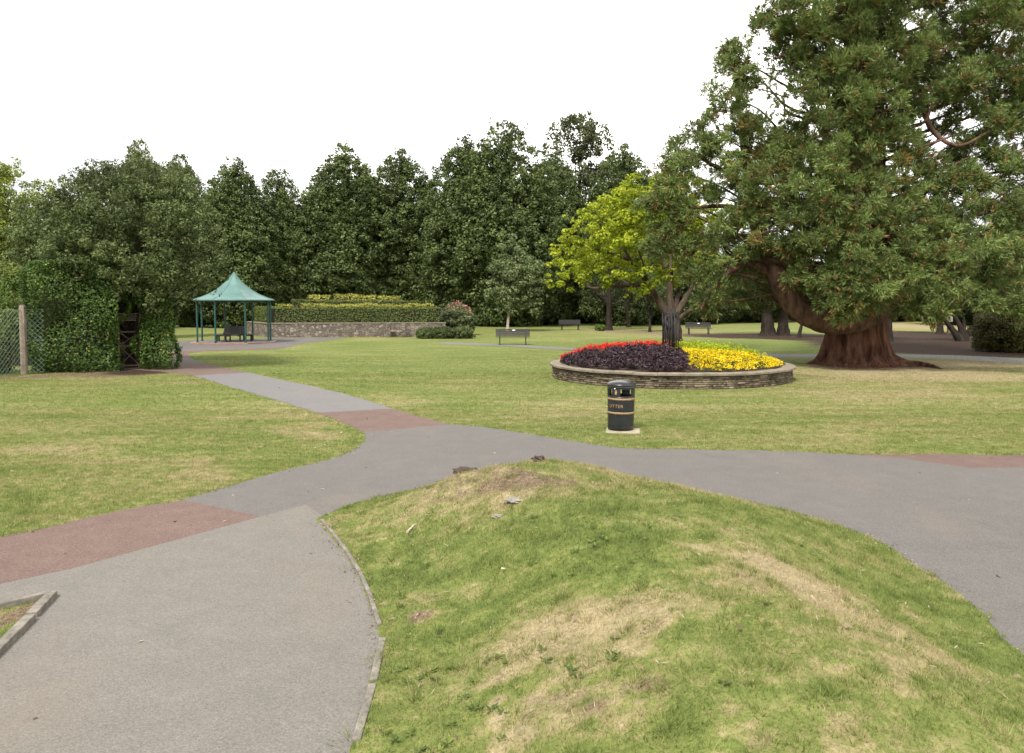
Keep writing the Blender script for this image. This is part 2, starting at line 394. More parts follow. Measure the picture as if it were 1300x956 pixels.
E_kerb = dens(left_kerb, 5); E_mound = rag(dens(far_mound, 4)); E_left = rag(dens(lawn_left, 4)); E_far = rag(dens(lawn_far, 4)); E_apron = P2(apron)
right_tail = np.array([E_far[-1] + np.array([14, 0]), E_mound[0] + np.array([14, -1.0])])
PATH = np.vstack([E_left, E_apron, E_far, right_tail, E_mound, E_kerb, P2(bed_edge)])
MOUND = np.vstack([E_mound, E_kerb, [[E_kerb[-1][0] - .1, -4], [9, -4]], ])
STRIP = np.vstack([dens([(560, 434.6), (640, 437.0), (700, 440.3), (820, 446), (940, 448.2), (1040, 450), (1180, 450.5), (1300, 455), (1600, 470)], 4),
                   dens([(1600, 478), (1300, 461), (1180, 455.5), (1040, 454.5), (940, 452.2), (820, 449.6), (700, 443.2), (640, 439.4), (560, 437)], 4)])
def inside(poly, X, Y):
    r = np.zeros(X.shape, bool); n = len(poly)
    for i in range(n):
        x1, y1 = poly[i]; x2, y2 = poly[(i + 1) % n]
        if y1 == y2: continue
        c = ((y1 > Y) != (y2 > Y)) & (X < (x2 - x1) * (Y - y1) / (y2 - y1) + x1); r ^= c
    return r
def edist(poly, X, Y):
    d = np.full(X.shape, 1e9); n = len(poly)
    for i in range(n):
        a = poly[i]; e = poly[(i + 1) % n] - a; L = e @ e + 1e-12
        t = np.clip(((X - a[0]) * e[0] + (Y - a[1]) * e[1]) / L, 0, 1)
        d = np.minimum(d, (X - a[0] - t * e[0]) ** 2 + (Y - a[1] - t * e[1]) ** 2)
    return np.sqrt(d)
MCO = MOUND[::2]
def height(X, Y):
    h = np.zeros(X.shape); near = (Y < 12) & (Y > -5) & (np.abs(X) < 12)
    if near.any():
        x, y = X[near], Y[near]
        ins = inside(MOUND, x, y); d = edist(MCO, x, y) * ins
        t = np.clip(d / 1.9, 0, 1); s = t * t * (3 - 2 * t) * .52 + np.clip(d / .06, 0, 1) * .02
        s = s * (1 + .05 * np.sin(x * 1.7 + y) + .04 * np.sin(y * 2.3 - x * .6))
        s += np.clip(d, 0, 1) * (.012 * np.sin(x * 5.1 + 1) * np.sin(y * 4.3) + .008 * np.sin(x * 11 + y * 7))
        h[near] = np.where(ins, s, 0)
    return h

# hand-placed wear and painted tree shade: (photo x, y, radius px x, radius px y, r dry, g lush, b soil)
marks = [  # on the mound
    (560, 640, 95, 26, .5, 0, .45), (650, 632, 45, 8, 0, 0, .7), (590, 612, 60, 12, .3, 0, .6), (720, 600, 60, 10, .3, 0, .35), (700, 640, 60, 30, .2, 0, .2),
    (640, 626, 34, 8, 0, 1.3, 0), (755, 672, 90, 28, 0, 1.1, 0), (540, 715, 60, 26, 0, .6, 0), (620, 708, 30, 9, 0, .8, 0),
    (690, 780, 110, 26, .45, 0, .28), (540, 785, 55, 20, 0, .6, .1), (520, 850, 60, 25, 0, .7, 0), (860, 640, 80, 22, .8, 0, .2), (885, 655, 45, 12, .8, 0, .7), (1000, 750, 60, 40, .8, 0, .1),
    (1060, 800, 80, 60, .9, 0, 0), (1130, 690, 90, 25, 0, .6, 0), (1200, 790, 90, 50, 0, .5, 0), (1040, 665, 110, 22, 0, .5, 0), (800, 850, 90, 30, .3, 0, .35),
    (600, 840, 70, 24, .1, .3, .1), (430, 665, 18, 14, .7, 0, .2), (492, 812, 18, 14, .2, 0, .8), (960, 850, 90, 40, 0, .4, 0), (740, 735, 90, 22, .35, 0, 0),
    (900, 720, 120, 30, .1, .25, 0), (1180, 900, 200, 60, 0, .3, 0), (850, 930, 200, 40, .3, 0, .2), (560, 930, 90, 40, .2, 0, .2),
    # left lawn
    (100, 615, 170, 40, .42, 0, 0), (390, 550, 50, 18, .5, 0, 0), (380, 522, 80, 10, .4, 0, 0), (60, 575, 120, 16, .35, 0, 0), (40, 640, 60, 22, 0, .8, 0), (240, 600, 40, 12, .6, 0, 0),
    (180, 500, 160, 14, 0, .35, 0), (120, 480, 90, 7, .3, 0, .2),
    # far lawn
    (500, 508, 60, 8, .5, 0, 0), (700, 520, 90, 12, .3, 0, 0), (960, 560, 200, 12, .35, 0, 0), (930, 520, 160, 14, .3, 0, 0), (850, 480, 200, 20, .1, 0, 0), (1150, 475, 160, 12, .75, 0, .1), (1180, 500, 200, 14, .3, 0, 0),
    (450, 455, 240, 22, 0, .35, 0), (820, 438, 300, 7, 0, .8, 0), (1010, 440, 90, 9, 0, .6, 0), (1030, 458, 60, 5, 0, .2, .15),
    (1220, 462, 130, 5, .9, 0, .35), (650, 468, 200, 12, 0, .2, 0), (1260, 478, 100, 8, .6, 0, .1),
    # brown patches: bare soil and painted tree shade, under trees and by the gate
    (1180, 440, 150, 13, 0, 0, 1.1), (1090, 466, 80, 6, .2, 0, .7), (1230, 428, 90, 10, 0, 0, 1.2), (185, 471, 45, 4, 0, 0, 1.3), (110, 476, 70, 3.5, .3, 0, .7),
    (1000, 427, 130, 3.5, 0, 0, 1.1), (20, 480, 40, 4, .3, 0, .5), (820, 421, 110, 5, .5, 0, .5), (30, 795, 28, 26, .5, 0, .9), (1150, 413, 110, 6, .9, 0, .1), (1025, 478, 25, 6, 0, 0, .5)]  # first band: far-tree shade painted as soil; last: brown patch by the bed
rm = np.random.default_rng(77)
for k in range(130):
    x_, y_ = rm.uniform(430, 1250), rm.uniform(610, 950); r_ = rm.uniform(6, 22) * (y_ / 800); u_ = rm.random()
    marks.append((x_, y_, r_, r_ * rm.uniform(.3, .6), *((rm.uniform(.3, .7), 0, rm.uniform(.15, .45)) if u_ < .38 else ((0, rm.uniform(.6, 1.3), 0) if u_ < .68 else (rm.uniform(.5, 1), 0, .1)))))
MK = []
for (x, y, rx, ry, r, g, s) in marks:
    c = G(x, y); ax = abs(G(x + rx, y)[0] - c[0]); ay = abs(G(x, y - ry)[1] - G(x, y + ry)[1]) / 2
    h0 = float(height(np.array([c[0]]), np.array([c[1]]))[0])
    if h0 > .05: c = G(x, y, h0)
    MK.append((c[0], c[1], max(ax, .05), max(ay, .05), r, g, s))
def maskval(X, Y):
    m = np.zeros(X.shape + (4,))
    wx = X + .25 * np.sin(Y * 2.1 + X) + .1 * np.sin(X * 7); wy = Y + .25 * np.sin(X * 1.9) + .1 * np.sin(Y * 6 + X * 3)
    for (cx, cy, ax, ay, r, g, s) in MK:
        w = np.exp(-1.1 * (((wx - cx) / ax) ** 2 + ((wy - cy) / ay) ** 2) ** 1.3)
        m[..., 0] += w * r; m[..., 1] += w * g; m[..., 2] += w * s; m[..., 3] += w * (2. if (cy > 26 and s > 1) else 0)  # alpha: painted shade over the strongest far soil marks
    return np.clip(m, 0, 1.2)

# ground sheet, finer near the viewer
def axis(segs):
    out = []
    for a, c, s in segs: out += list(np.arange(a, c, s))
    return np.array(out + [segs[-1][1]])
gx = axis([(-1500, -200, 100), (-200, -60, 20), (-60, -20, 1.0), (-20, -7, .25), (-7, 7, .07), (7, 20, .25), (20, 60, 1.0), (60, 200, 20), (200, 1500, 100)])
gy = axis([(-200, -10, 20), (-10, 2, 1), (2, 11.5, .07), (11.5, 30, .3), (30, 60, .6), (60, 120, 1.5), (120, 300, 20), (300, 2000, 100)])
X, Y = np.meshgrid(gx, gy); Z = height(X, Y)
V = np.stack([X, Y, Z], -1).reshape(-1, 3); nx, ny = len(gx), len(gy)
I = np.arange(nx * ny).reshape(ny, nx)
Fq = np.stack([I[:-1, :-1], I[:-1, 1:], I[1:, 1:], I[1:, :-1]], -1).reshape(-1, 4)
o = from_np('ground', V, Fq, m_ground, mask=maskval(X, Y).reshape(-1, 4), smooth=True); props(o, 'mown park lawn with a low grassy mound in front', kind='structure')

# paths: one outline cut into its differently surfaced lengths
bm = bmesh.new()
tri = tessellate_polygon([[Vector((p[0], p[1], 0)) for p in PATH]])
vs = [bm.verts.new((p[0], p[1], .004)) for p in PATH]
for t in tri:
    try: bm.faces.new([vs[i] for i in t])
    except ValueError: pass
cuts = [((332, 656), (388, 641)), ((388, 641), (412, 657)), ((332, 656), (147, 707)), ((147, 707), (89, 723)), ((89, 723), (0, 742)), ((232, 635), (332, 656)),
        ((400, 524), (498, 519)), ((461, 549), (575, 539)), ((244, 477), (315, 473)), ((214, 461.5), (262, 461)), ((217, 456), (244, 455.5)),
        ((216, 446), (352, 441.5)), ((1060, 576), (1150, 583)), ((1150, 583), (1300, 604))]
for a, c in cuts:
    A, B = G(*a), G(*c); d = B - A; nrm = Vector((-d[1], d[0], 0)).normalized()
    bmesh.ops.bisect_plane(bm, geom=list(bm.verts) + list(bm.edges) + list(bm.faces), plane_co=Vector(tuple(A)) + Vector((0, 0, .004)), plane_no=nrm, dist=1e-4)
zones = [('A', [(-900, 1010), (-900, 930), (0, 742), (89, 723), (147, 707), (332, 656), (388, 641), (412, 657), (500, 800), (500, 1300), (-900, 1300)]),
         ('R', [(-900, 930), (0, 742), (89, 723), (147, 707), (332, 656), (232, 635), (60, 640), (-900, 760)]),
         ('R', [(395, 524.3), (400, 524), (498, 519), (590, 528), (575, 539), (461, 549), (430, 560)]),
         ('E', [(230, 477.8), (244, 477), (315, 473), (330, 466), (520, 517.8), (498, 519), (400, 524), (380, 525)]),
         ('R', [(100, 500), (244, 477), (315, 473), (330, 472), (300, 458), (262, 461), (214, 461.5), (100, 461)]),
         ('R', [(190, 456.4), (217, 456), (244, 455.5), (300, 454), (400, 460), (420, 438), (352, 441.5), (216, 446), (190, 447)]),
         ('R', [(1060, 576), (1150, 583), (1300, 604), (1800, 675), (1800, 560), (1060, 560)])]
faces = {'A': [], 'R': [], 'E': [], 'C': []}
ZP = [(k, P2(z)) for k, z in zones]
for f in bm.faces:
    c = f.calc_center_median(); z = 'C'
    for k, P in ZP:
        if inside(P, np.array([c.x]), np.array([c.y]))[0]: z = k; break
    faces[z].append([tuple(v.co) for v in f.verts])
bm.free()
for k, mt, nm, lb in (('A', m_asA, 'path', 'light grey asphalt path in the foreground'), ('C', m_asC, 'path', 'mauve grey asphalt path around the mound'),
                      ('R', m_red, 'gravel_path', 'reddish gravel surfaced lengths of path'), ('E', m_asE, 'path', 'pale grey asphalt length leading to the shelter')):
    bm = bmesh.new()
    for f in faces[k]: bm.faces.new([bm.verts.new(v) for v in f])
    bmesh.ops.remove_doubles(bm, verts=bm.verts, dist=1e-4)
    for f in bm.faces:
        if f.normal.z < 0: f.normal_flip()
    props(from_bm(nm, bm, mt, smooth='keep'), lb, kind='structure')
bm = bmesh.new(); vs = [bm.verts.new((p[0], p[1], .005)) for p in STRIP]
for t in tessellate_polygon([[Vector((p[0], p[1], 0)) for p in STRIP]]): bm.faces.new([vs[i] for i in t])
for f in bm.faces:
    f.normal_update()
    if f.normal.z < 0: f.normal_flip()
props(from_bm('path', bm, m_asE, smooth='keep'), 'narrow grey path crossing behind the flower bed', kind='structure')

# ------------------------------------------------------------------ grass blades
def blades(n, x0, x1, y0, y1, L, W, keep_edge=0.):
    x = RNG.uniform(x0, x1, n); y = RNG.uniform(y0, y1, n)
    ok = np.abs(x) < y * .70 + 1.2
    x, y = x[ok], y[ok]
    ok = ~inside(PATH, x, y) & ((x - 4.92) ** 2 + (y - 24.6) ** 2 > 3.75 ** 2) & (np.hypot((x - G(790, 548)[0]), (y - G(790, 548)[1])) > .36)
    x, y = x[ok], y[ok]; m = maskval(x, y)
    ok = RNG.random(len(x)) > m[:, 2] * .95
    x, y, m = x[ok], y[ok], m[ok]; k = len(x)
    z = height(x, y); l = L * (.5 + RNG.random(k)) * (1 + .35 * m[:, 1]); w = W * (.6 + .8 * RNG.random(k))
    clump = .5 + .5 * np.sin(x * 3.1 + 2 * np.sin(y * 2.7)) * np.sin(y * 3.7 + 2 * np.sin(x * 2.2)); l = l * (.7 + .6 * clump)
    a = RNG.uniform(0, 2 * math.pi, k); lean = RNG.uniform(.15, 1.3, k)
    t = np.stack([np.cos(a), np.sin(a), np.zeros(k)], 1); s = np.stack([-np.sin(a), np.cos(a), np.zeros(k)], 1)
    a2 = RNG.uniform(0, 2 * math.pi, k)
    d = np.stack([np.cos(a2) * np.sin(lean), np.sin(a2) * np.sin(lean), np.cos(lean)], 1)
    B = np.stack([x, y, z - .002], 1)
    V = np.stack([B - s * w[:, None] / 2, B + s * w[:, None] / 2, B + d * l[:, None]], 1).reshape(-1, 3)
    return V, np.repeat(m, 3, 0), np.repeat(RNG.random(k), 3)
parts = [blades(400000, -6, 6.5, 2.2, 7.2, .030, .0045), blades(420000, -8.5, 8.5, 7.2, 11.5, .030, .006), blades(380000, -13, 13, 11.5, 17, .030, .009), blades(200000, -18, 18, 17, 26, .034, .013), blades(90000, -22, 22, 22, 34, .034, .015)]
tx, ty = RNG.uniform(-3.5, 6, 1500), RNG.uniform(3, 10.5, 1500); tok = inside(MOUND, tx, ty); tx, ty = tx[tok], ty[tok]
k = np.repeat(np.arange(len(tx)), 34); n = len(k); tr = RNG.uniform(.015, .06, len(tx)); hx = tx[k] + RNG.normal(size=n) * tr[k]; hy = ty[k] + RNG.normal(size=n) * tr[k]
TL = (RNG.uniform(.035, .075, len(tx)))[k] * RNG.uniform(.5, 1.1, n); dd = norm(np.stack([(hx - tx[k]) / .05 + RNG.normal(size=n) * .35, (hy - ty[k]) / .05 + RNG.normal(size=n) * .35, np.full(n, 1.3)], 1)); sd_ = norm(np.cross(dd, RNG.normal(size=(n, 3)))) * .0028; B0 = np.stack([hx, hy, height(hx, hy)], 1)
parts.append((np.stack([B0 - sd_, B0 + sd_, B0 + dd * TL[:, None]], 1).reshape(-1, 3), np.repeat(np.clip(maskval(hx, hy) * .5 + (RNG.random(len(tx)) < .6)[k][:, None] * np.array([0, .9, 0, 0]), 0, 1.2), 3, 0), np.repeat(.2 + .8 * RNG.random(n), 3)))
V = np.concatenate([p[0] for p in parts]); M = np.concatenate([p[1] for p in parts]); vv = np.concatenate([p[2] for p in parts])
o = from_np('grass', V, np.arange(len(V)).reshape(-1, 3), m_blade, v=vv, mask=M)
props(o, 'short mown grass blades covering the lawns and mound', 'grass', kind='stuff')

# straw, thatch and small dead leaves lying on the mound
n = 9000; x = RNG.uniform(-3, 6, n); y = RNG.uniform(3.8, 10.5, n)
ok = inside(MOUND, x, y) & (edist(MCO, x, y) > .05); x, y = x[ok], y[ok]; m = maskval(x, y)
ok = RNG.random(len(x)) < .12 + m[:, 0] * .4 + m[:, 2]; x, y = x[ok], y[ok]; k = len(x)
C = np.stack([x, y, height(x, y) + .014 + .006 * RNG.random(k)], 1); N = norm(np.array([0, 0, 1.]) + RNG.normal(size=(k, 3)) * .35)
o = leaves_at('dry_litter', C, N, RNG.uniform(.02, .07, k), RNG.uniform(.003, .010, k), RNG.random(k), L_straw, None)
props(o, 'dead straw and dry clippings lying on the mound', 'grass litter', kind='stuff')

# broad leaved weeds on the mound
VV = []; FF = []; vv = []; nn = 0
wpts = [(528, 655), (540, 790), (520, 770), (600, 790), (625, 800), (610, 775), (560, 800), (760, 842), (745, 850), (780, 838), (750, 720), (765, 715), (735, 728), (690, 730), (520, 700), (505, 745), (1090, 770), (1030, 700), (900, 760), (870, 690), (640, 860), (500, 850), (590, 830), (700, 815), (960, 800), (1150, 800), (820, 700), (930, 880), (650, 900), (560, 880)]
for (px, py) in wpts:
    for q in range(RNG.integers(1, 4)):
        c = G(px + RNG.normal() * 14, py + RNG.normal() * 7, .4); c[2] = height(np.array([c[0]]), np.array([c[1]]))[0] + .008
        k = RNG.integers(6, 11); a = RNG.uniform(0, 6.28, k); L = RNG.uniform(.025, .055, k)
        t = np.stack([np.cos(a), np.sin(a), RNG.uniform(.15, .8, k)], 1); t = norm(t); s = np.stack([-np.sin(a), np.cos(a), np.zeros(k)], 1)
        V = np.stack([c + t * .005, c + t * (L * .55)[:, None] - s * (L * .2)[:, None], c + t * L[:, None], c + t * (L * .55)[:, None] + s * (L * .2)[:, None]], 1).reshape(-1, 3)
        VV.append(V); FF.append(np.arange(4 * k).reshape(-1, 4) + nn); nn += 4 * k; vv.append(np.repeat(RNG.random(k), 4))
o = from_np('weeds', np.concatenate(VV), np.concatenate(FF), L_bright, v=np.concatenate(vv)); props(o, 'small leafy rosettes of weeds growing through the mound grass', 'weeds', kind='stuff')

def scatter_bits(name, label, cat, n, mat, L, area, zup=.03):
    x0, x1, y0, y1 = area; x = RNG.uniform(x0, x1, n); y = RNG.uniform(y0, y1, n)
    C = np.stack([x, y, height(x, y) + np.where(inside(PATH, x, y), .008, zup)], 1); N = norm(np.array([0, 0, 1.]) + RNG.normal(size=(n, 3)) * .3)
    o = leaves_at(name, C, N, RNG.uniform(L * .6, L * 1.3, n), RNG.uniform(L * .4, L * .8, n), RNG.random(n), mat, None); props(o, label, cat, kind='stuff')
scatter_bits('fallen_leaves', 'a few small dry leaves scattered over lawns and paths', 'fallen leaves', 420, L_straw, .05, (-14, 14, 4, 30))

LPn = []
for E_, amp_ in ((E_left, .05), (E_mound, .05), (E_kerb, .07), (E_far, .04)):
    Q = refine(E_, .02); Q = Q[(np.hypot(Q[:, 0], Q[:, 1]) < 22) & (Q[:, 1] > 2)]
    for q_ in range(3): LPn.append(Q + RNG.normal(size=Q.shape) * amp_ * (.5 + q_ * .5))
LPn = np.concatenate(LPn); LPn = LPn[RNG.random(len(LPn)) < (.35 + .3 * np.sin(LPn[:, 0] * 2.3 + LPn[:, 1] * 1.7))]; n = len(LPn)
C = np.stack([LPn[:, 0], LPn[:, 1], height(LPn[:, 0], LPn[:, 1]) + .010], 1)
props(leaves_at('edge_litter', C, norm(np.array([0, 0, 1.]) + RNG.normal(size=(n, 3)) * .5), RNG.uniform(.008, .035, n), RNG.uniform(.005, .018, n), RNG.random(n) ** 2 * .8, L_straw, None), 'crumbs of soil and dead grass along the path edges', 'edge litter', kind='stuff')

# clods, stone and stick on the crest of the mound
def lump(name, px, py, sz, mat, label, cat, z0, seed, flat=.5, group=None):
    r = np.random.default_rng(seed); bm = bmesh.new(); bmesh.ops.create_icosphere(bm, subdivisions=3, radius=1)
    for v in bm.verts:
        p = v.co; f = 1 + .25 * math.sin(3 * p.x + seed) * math.sin(4 * p.y) + .18 * math.sin(7 * p.z + 5 * p.x + seed) + .1 * r.normal()
        v.co = Vector((p.x * f * sz[0], p.y * f * sz[1], p.z * f * sz[2]))
    c = G(px, py, z0); z = height(np.array([c[0]]), np.array([c[1]]))[0]
    o = from_bm(name, bm, mat); o.location = (c[0], c[1], z + sz[2] * flat); props(o, label, cat, group); return o
lump('soil_clod', 596, 602, (.17, .08, .045), m_clod, 'dark earth clod at the left of the mound crest', 'clod of earth', .42, 3, group='clods of earth on the mound crest')
lump('soil_clod', 684, 590, (.07, .06, .04), m_clod, 'small dark lump of earth at the top of the mound crest', 'clod of earth', .5, 5, group='clods of earth on the mound crest')
lump('stone', 655, 633, (.10, .06, .02), m_rock, 'pale flat stone showing through the grass of the mound', 'stone', .5, 9, .3, group='pale stones in the mound')
lump('stone', 632, 641, (.05, .035, .018), m_rock, 'small pale stone just left of the larger flat stone', 'stone', .5, 12, .3, group='pale stones in the mound')
bm = bmesh.new(); a = G(517, 656, .3); bb = G(526, 649, .3); za = height(np.array([a[0]]), np.array([a[1]]))[0] + .03; cyl(bm, (a[0], a[1], za), (bb[0], bb[1], za + .015), .012, .008, 7)
props(from_bm('stick', bm, m_stick), 'short bleached stick lying on the left flank of the mound', 'stick')

# ------------------------------------------------------------------ edging stones
def edging(px1, px2, label, w=.06, hgt=.05, group='edging stones along the paths'):
    A, B = G(*px1), G(*px2); d = B - A; L = np.linalg.norm(d)
    bm = bmesh.new(); box(bm, (0, 0, hgt / 2 - .05), (L - .012, w, hgt + .1)); bevel(bm, .008, 2)
    o = from_bm('edging_stone', bm, m_edge); o.location = tuple((A + B) / 2); o.rotation_euler = (RNG.normal() * .01, RNG.normal() * .006, math.atan2(d[1], d[0]))
    props(o, label, 'edging stone', group)
edging((67, 757), (40, 786), 'short pale edging stone at the point of the small corner bed', .075)
edging((39, 788), (-40, 866), 'long edging stone along the lower side of the small corner bed', .075)
edging((64, 758), (-90, 795), 'thin edging stone along the upper side of the small corner bed', .05)
kl = [(407, 661), (424, 681), (441, 704), (456, 729), (467, 753), (475, 777), (481, 796)]
nms = ['farthest edging stone at the left tip of the mound', 'second edging stone from the left tip of the mound', 'third edging stone from the tip, half sunk in grass', 'edging stone midway down the left side of the mound', 'fifth edging stone down the left side of the mound', 'edging stone just above the bare gap in the mound edging']
for a, c, t in zip(kl, kl[1:], nms): edging((a[0] + 1, a[1]), (c[0] + 1, c[1]), t, .035, .025)
edging((486, 812), (474, 868), 'wide pale edging stone below the bare gap beside the mound', .05, .025)
edging((473, 871), (452, 945), 'nearest edging stone at the foot of the mound', .05, .025)

# ------------------------------------------------------------------ litter bin
bc = G(788, 546.5); root = empty('litter_bin', bc, 'black round litter bin with gold bands on the lawn beside the path', 'litter bin', rz=0)
root.rotation_euler = (0, rad(.6), 0)
R0, R1, HB = .232, .252, .90
def rz_(z): return R0 + (R1 - R0) * z / HB
bm = bmesh.new(); lathe(bm, [(0.001, .03), (R0 - .012, .03), (R0 - .012, .0), (R0, .0), (rz_(.1), .10), (rz_(.33), .33), (rz_(.58), .58), (rz_(.595), .595), (rz_(.595) - .02, .60), (rz_(.5) - .025, .45), (.001, .44)], 48)
from_bm('body', bm, m_black, root, True)
bm = bmesh.new()                                       # pierced hood ring
seg = 96; th = [2 * math.pi * k / seg for k in range(seg)]
zs = [.598, .615, .735, .765]
def hole(k):
    a = math.degrees(th[k]) + 90 + 30        # pillar centre azimuth: -30 deg from the viewer
    a = (a + 360 / seg / 2) % 90
    return 17 < a < 73
for side, off in ((1, 0), (-1, -.018)):
    rings = [[bm.verts.new(((rz_(z) + off) * math.cos(t), (rz_(z) + off) * math.sin(t), z)) for t in th] for z in zs]
    for i in range(3):
        for k in range(seg):
            if i == 1 and hole(k): continue
            bm.faces.new((rings[i][k], rings[i][(k + 1) % seg], rings[i + 1][(k + 1) % seg], rings[i + 1][k]))
    if side == 1: outer = rings
for i in (1, 2):
    for k in range(seg):
        if hole(k): bm.faces.new((outer[i][k], outer[i][(k + 1) % seg], rings[i][(k + 1) % seg], rings[i][k]))
for k in range(seg):
    if hole(k) != hole(k - 1): bm.faces.new((outer[1][k], outer[2][k], rings[2][k], rings[1][k]))
from_bm('hood', bm, m_black, root)
bm = bmesh.new(); lathe(bm, [(.001, .885), (.08, .882), (.16, .868), (.215, .850), (.245, .830), (.262, .812), (.264, .800), (.258, .792), (.2585, .775), (.262, .770), (.258, .762), (.235, .76), (.001, .80)], 48)
from_bm('lid', bm, m_black, root, True)
for z in (.555, .305):
    bm = bmesh.new(); r = rz_(z) + .003; lathe(bm, [(r - .01, z - .018), (r, z - .018), (r + .002, z), (r, z + .018), (r - .01, z + .018)], 48); from_bm('band', bm, m_gold, root, True)
bm = bmesh.new(); cyl(bm, (0, -.0, 0), (0, -.006, 0), .011, seg=14); o = from_bm('lock_plate', bm, m_white, root)
az = rad(-90 - 33); o.location = (.262 * math.cos(az), .262 * math.sin(az), .748); o.rotation_euler = (0, 0, az + math.pi / 2)
def bent_text(txt, size, azc, z0, R, name, mat, parent, stretch=1.):
    cu = bpy.data.curves.new('t', 'FONT'); cu.body = txt; cu.size = size; cu.align_x = 'CENTER'; cu.extrude = .0008; cu.space_character = 1.12; cu.resolution_u = 3
    ob = bpy.data.objects.new('t', cu); COL.objects.link(ob); bpy.context.view_layer.update()
    me = bpy.data.meshes.new_from_object(ob.evaluated_get(bpy.context.evaluated_depsgraph_get())); bpy.data.objects.remove(ob)
    bm = bmesh.new(); bm.from_mesh(me); bmesh.ops.triangulate(bm, faces=bm.faces)
    bmesh.ops.subdivide_edges(bm, edges=[e for e in bm.edges if e.calc_length() > .02], cuts=2)
    for v in bm.verts:
        x, y, z = v.co; a = rad(-90 + azc) + x * stretch / R; r = R + .0022 + z
        v.co = (r * math.cos(a), r * math.sin(a), z0 + y)
    return from_bm(name, bm, mat, parent)
bent_text('LITTER', .082, -31, .405, rz_(.43), 'lettering', m_gold, root, 1.0)
bm = bmesh.new()                                       # small gold emblem on the front pillar
for k in range(16):
    a = 2 * math.pi * k / 16
cyl(bm, (0, 0, 0), (0, -.004, 0), .022, seg=20)
o = from_bm('emblem', bm, m_gold, root); az = rad(-90 - 30); rr = rz_(.675); o.location = (rr * math.cos(az), rr * math.sin(az), .68); o.scale = (1, 1, 1.9); o.rotation_euler = (0, 0, az + math.pi / 2)
# slab
bm = bmesh.new(); box(bm, (0, 0, -.004), (.60, .54, .045)); bevel(bm, .012, 2)
o = from_bm('concrete_slab', bm, m_slab); c = G(791, 547.5); o.location = (c[0], c[1] + .02, 0); o.rotation_euler[2] = rad(-9); props(o, 'pale concrete slab under the litter bin', 'slab')
root.location = (bc[0], bc[1] + .02, .031)

# ------------------------------------------------------------------ round raised flower bed
FX, FY, FR, RIM = 4.92, 24.6, 3.72, .43
root = empty('flower_bed_wall', (FX, FY, 0), 'low circular stone wall with pale coping around the flower bed', 'low wall')
VV = []; FF = []; vv = []; nn = 0; ch = RIM - .065; z = 0.; ci = 0
while z < ch - .02:
    h = min(RNG.uniform(.045, .062), ch - z); a = RNG.uniform(0, .1)
    end = a + 2 * math.pi
    while a < end - .01:
        w = min(RNG.uniform(.10, .34) / FR, end - a); r1 = FR - .055 - RNG.uniform(0, .035); r0 = r1 - .22; g = .004 / FR
        ts = np.linspace(a + g, a + w - g, 3); q = []
        for rr in (r0, r1):
            for zz in (z + .004, z + h - .003):
                for t in ts: q.append(((rr) * math.cos(t), rr * math.sin(t), zz))
        VV.append(np.array(q)); o_ = nn
        for s in (0, 1):
            FF += [(o_ + 6 + s, o_ + 7 + s, o_ + 10 + s, o_ + 9 + s), (o_ + 3 + s, o_ + 4 + s, o_ + 1 + s, o_ + s), (o_ + 3 + s, o_ + 9 + s, o_ + 10 + s, o_ + 4 + s), (o_ + s, o_ + 1 + s, o_ + 7 + s, o_ + 6 + s)]
        FF += [(o_, o_ + 6, o_ + 9, o_ + 3), (o_ + 2, o_ + 5, o_ + 11, o_ + 8)]
        vv += [min(1, max(0, RNG.beta(2.2, 2.4)))] * 12; nn += 12; a += w
    z += h
from_np('walling', np.concatenate(VV), np.array(FF), m_wallst, root, v=np.array(vv))
bm = bmesh.new(); lathe(bm, [(FR - .30, 0), (FR - .12, 0), (FR - .12, ch), (FR - .30, ch)], 96); from_bm('mortar', bm, m_soil, root, True)
bm = bmesh.new(); N_ = 34
for k in range(N_):
    a0 = 2 * math.pi * k / N_ + .0012; a1 = 2 * math.pi * (k + 1) / N_ - .0012; dz = RNG.normal() * .003; ts = np.linspace(a0, a1, 4)
    g = [[bm.verts.new((r * math.cos(t), r * math.sin(t), zz + dz)) for t in ts] for r, zz in ((FR - .36, ch + .002), (FR + .012, ch + .002), (FR + .02, RIM - .012), (FR + .010, RIM), (FR - .36, RIM))]
    for i in range(5):
        p, q = g[i], g[(i + 1) % 5]
        for j in range(3): bm.faces.new((p[j], p[j + 1], q[j + 1], q[j]))
    bm.faces.new([r[0] for r in g]); bm.faces.new([r[3] for r in g])
from_bm('coping', bm, m_cope, root)
bm = bmesh.new(); rings = lathe(bm, [(FR - .37, .30), (FR - .37, .40), (2.2, .50), (1.2, .62), (.01, .68)], 64)
o = from_bm('bed_soil', bm, m_soil, None, True); o.location = (FX, FY, 0); props(o, 'domed dark soil filling the round flower bed', 'soil', kind='stuff')
def bedz(x, y):
    r = np.hypot(x, y); return .42 + .26 * np.clip(1 - (r / (FR - .4)) ** 2, 0, 1)
def zone(x, y):       # 0 purple front left, 1 yellow front right, 2 red back left, 3 lime back right, 4 violet right rim
    X_, Y_ = x, y
    left = X_ < .05 + .12 * np.sin(Y_ * 3)
    z = np.where(left, np.where(Y_ > .12 + .1 * np.sin(X_ * 4), 2, 0), np.where(Y_ > .35 + .1 * np.sin(X_ * 5), 3, 1))
    return z
def bed_pts(n, rmax=FR - .36):
    r = rmax * np.sqrt(RNG.random(n)); a = RNG.uniform(0, 2 * math.pi, n); return r * np.cos(a), r * np.sin(a)
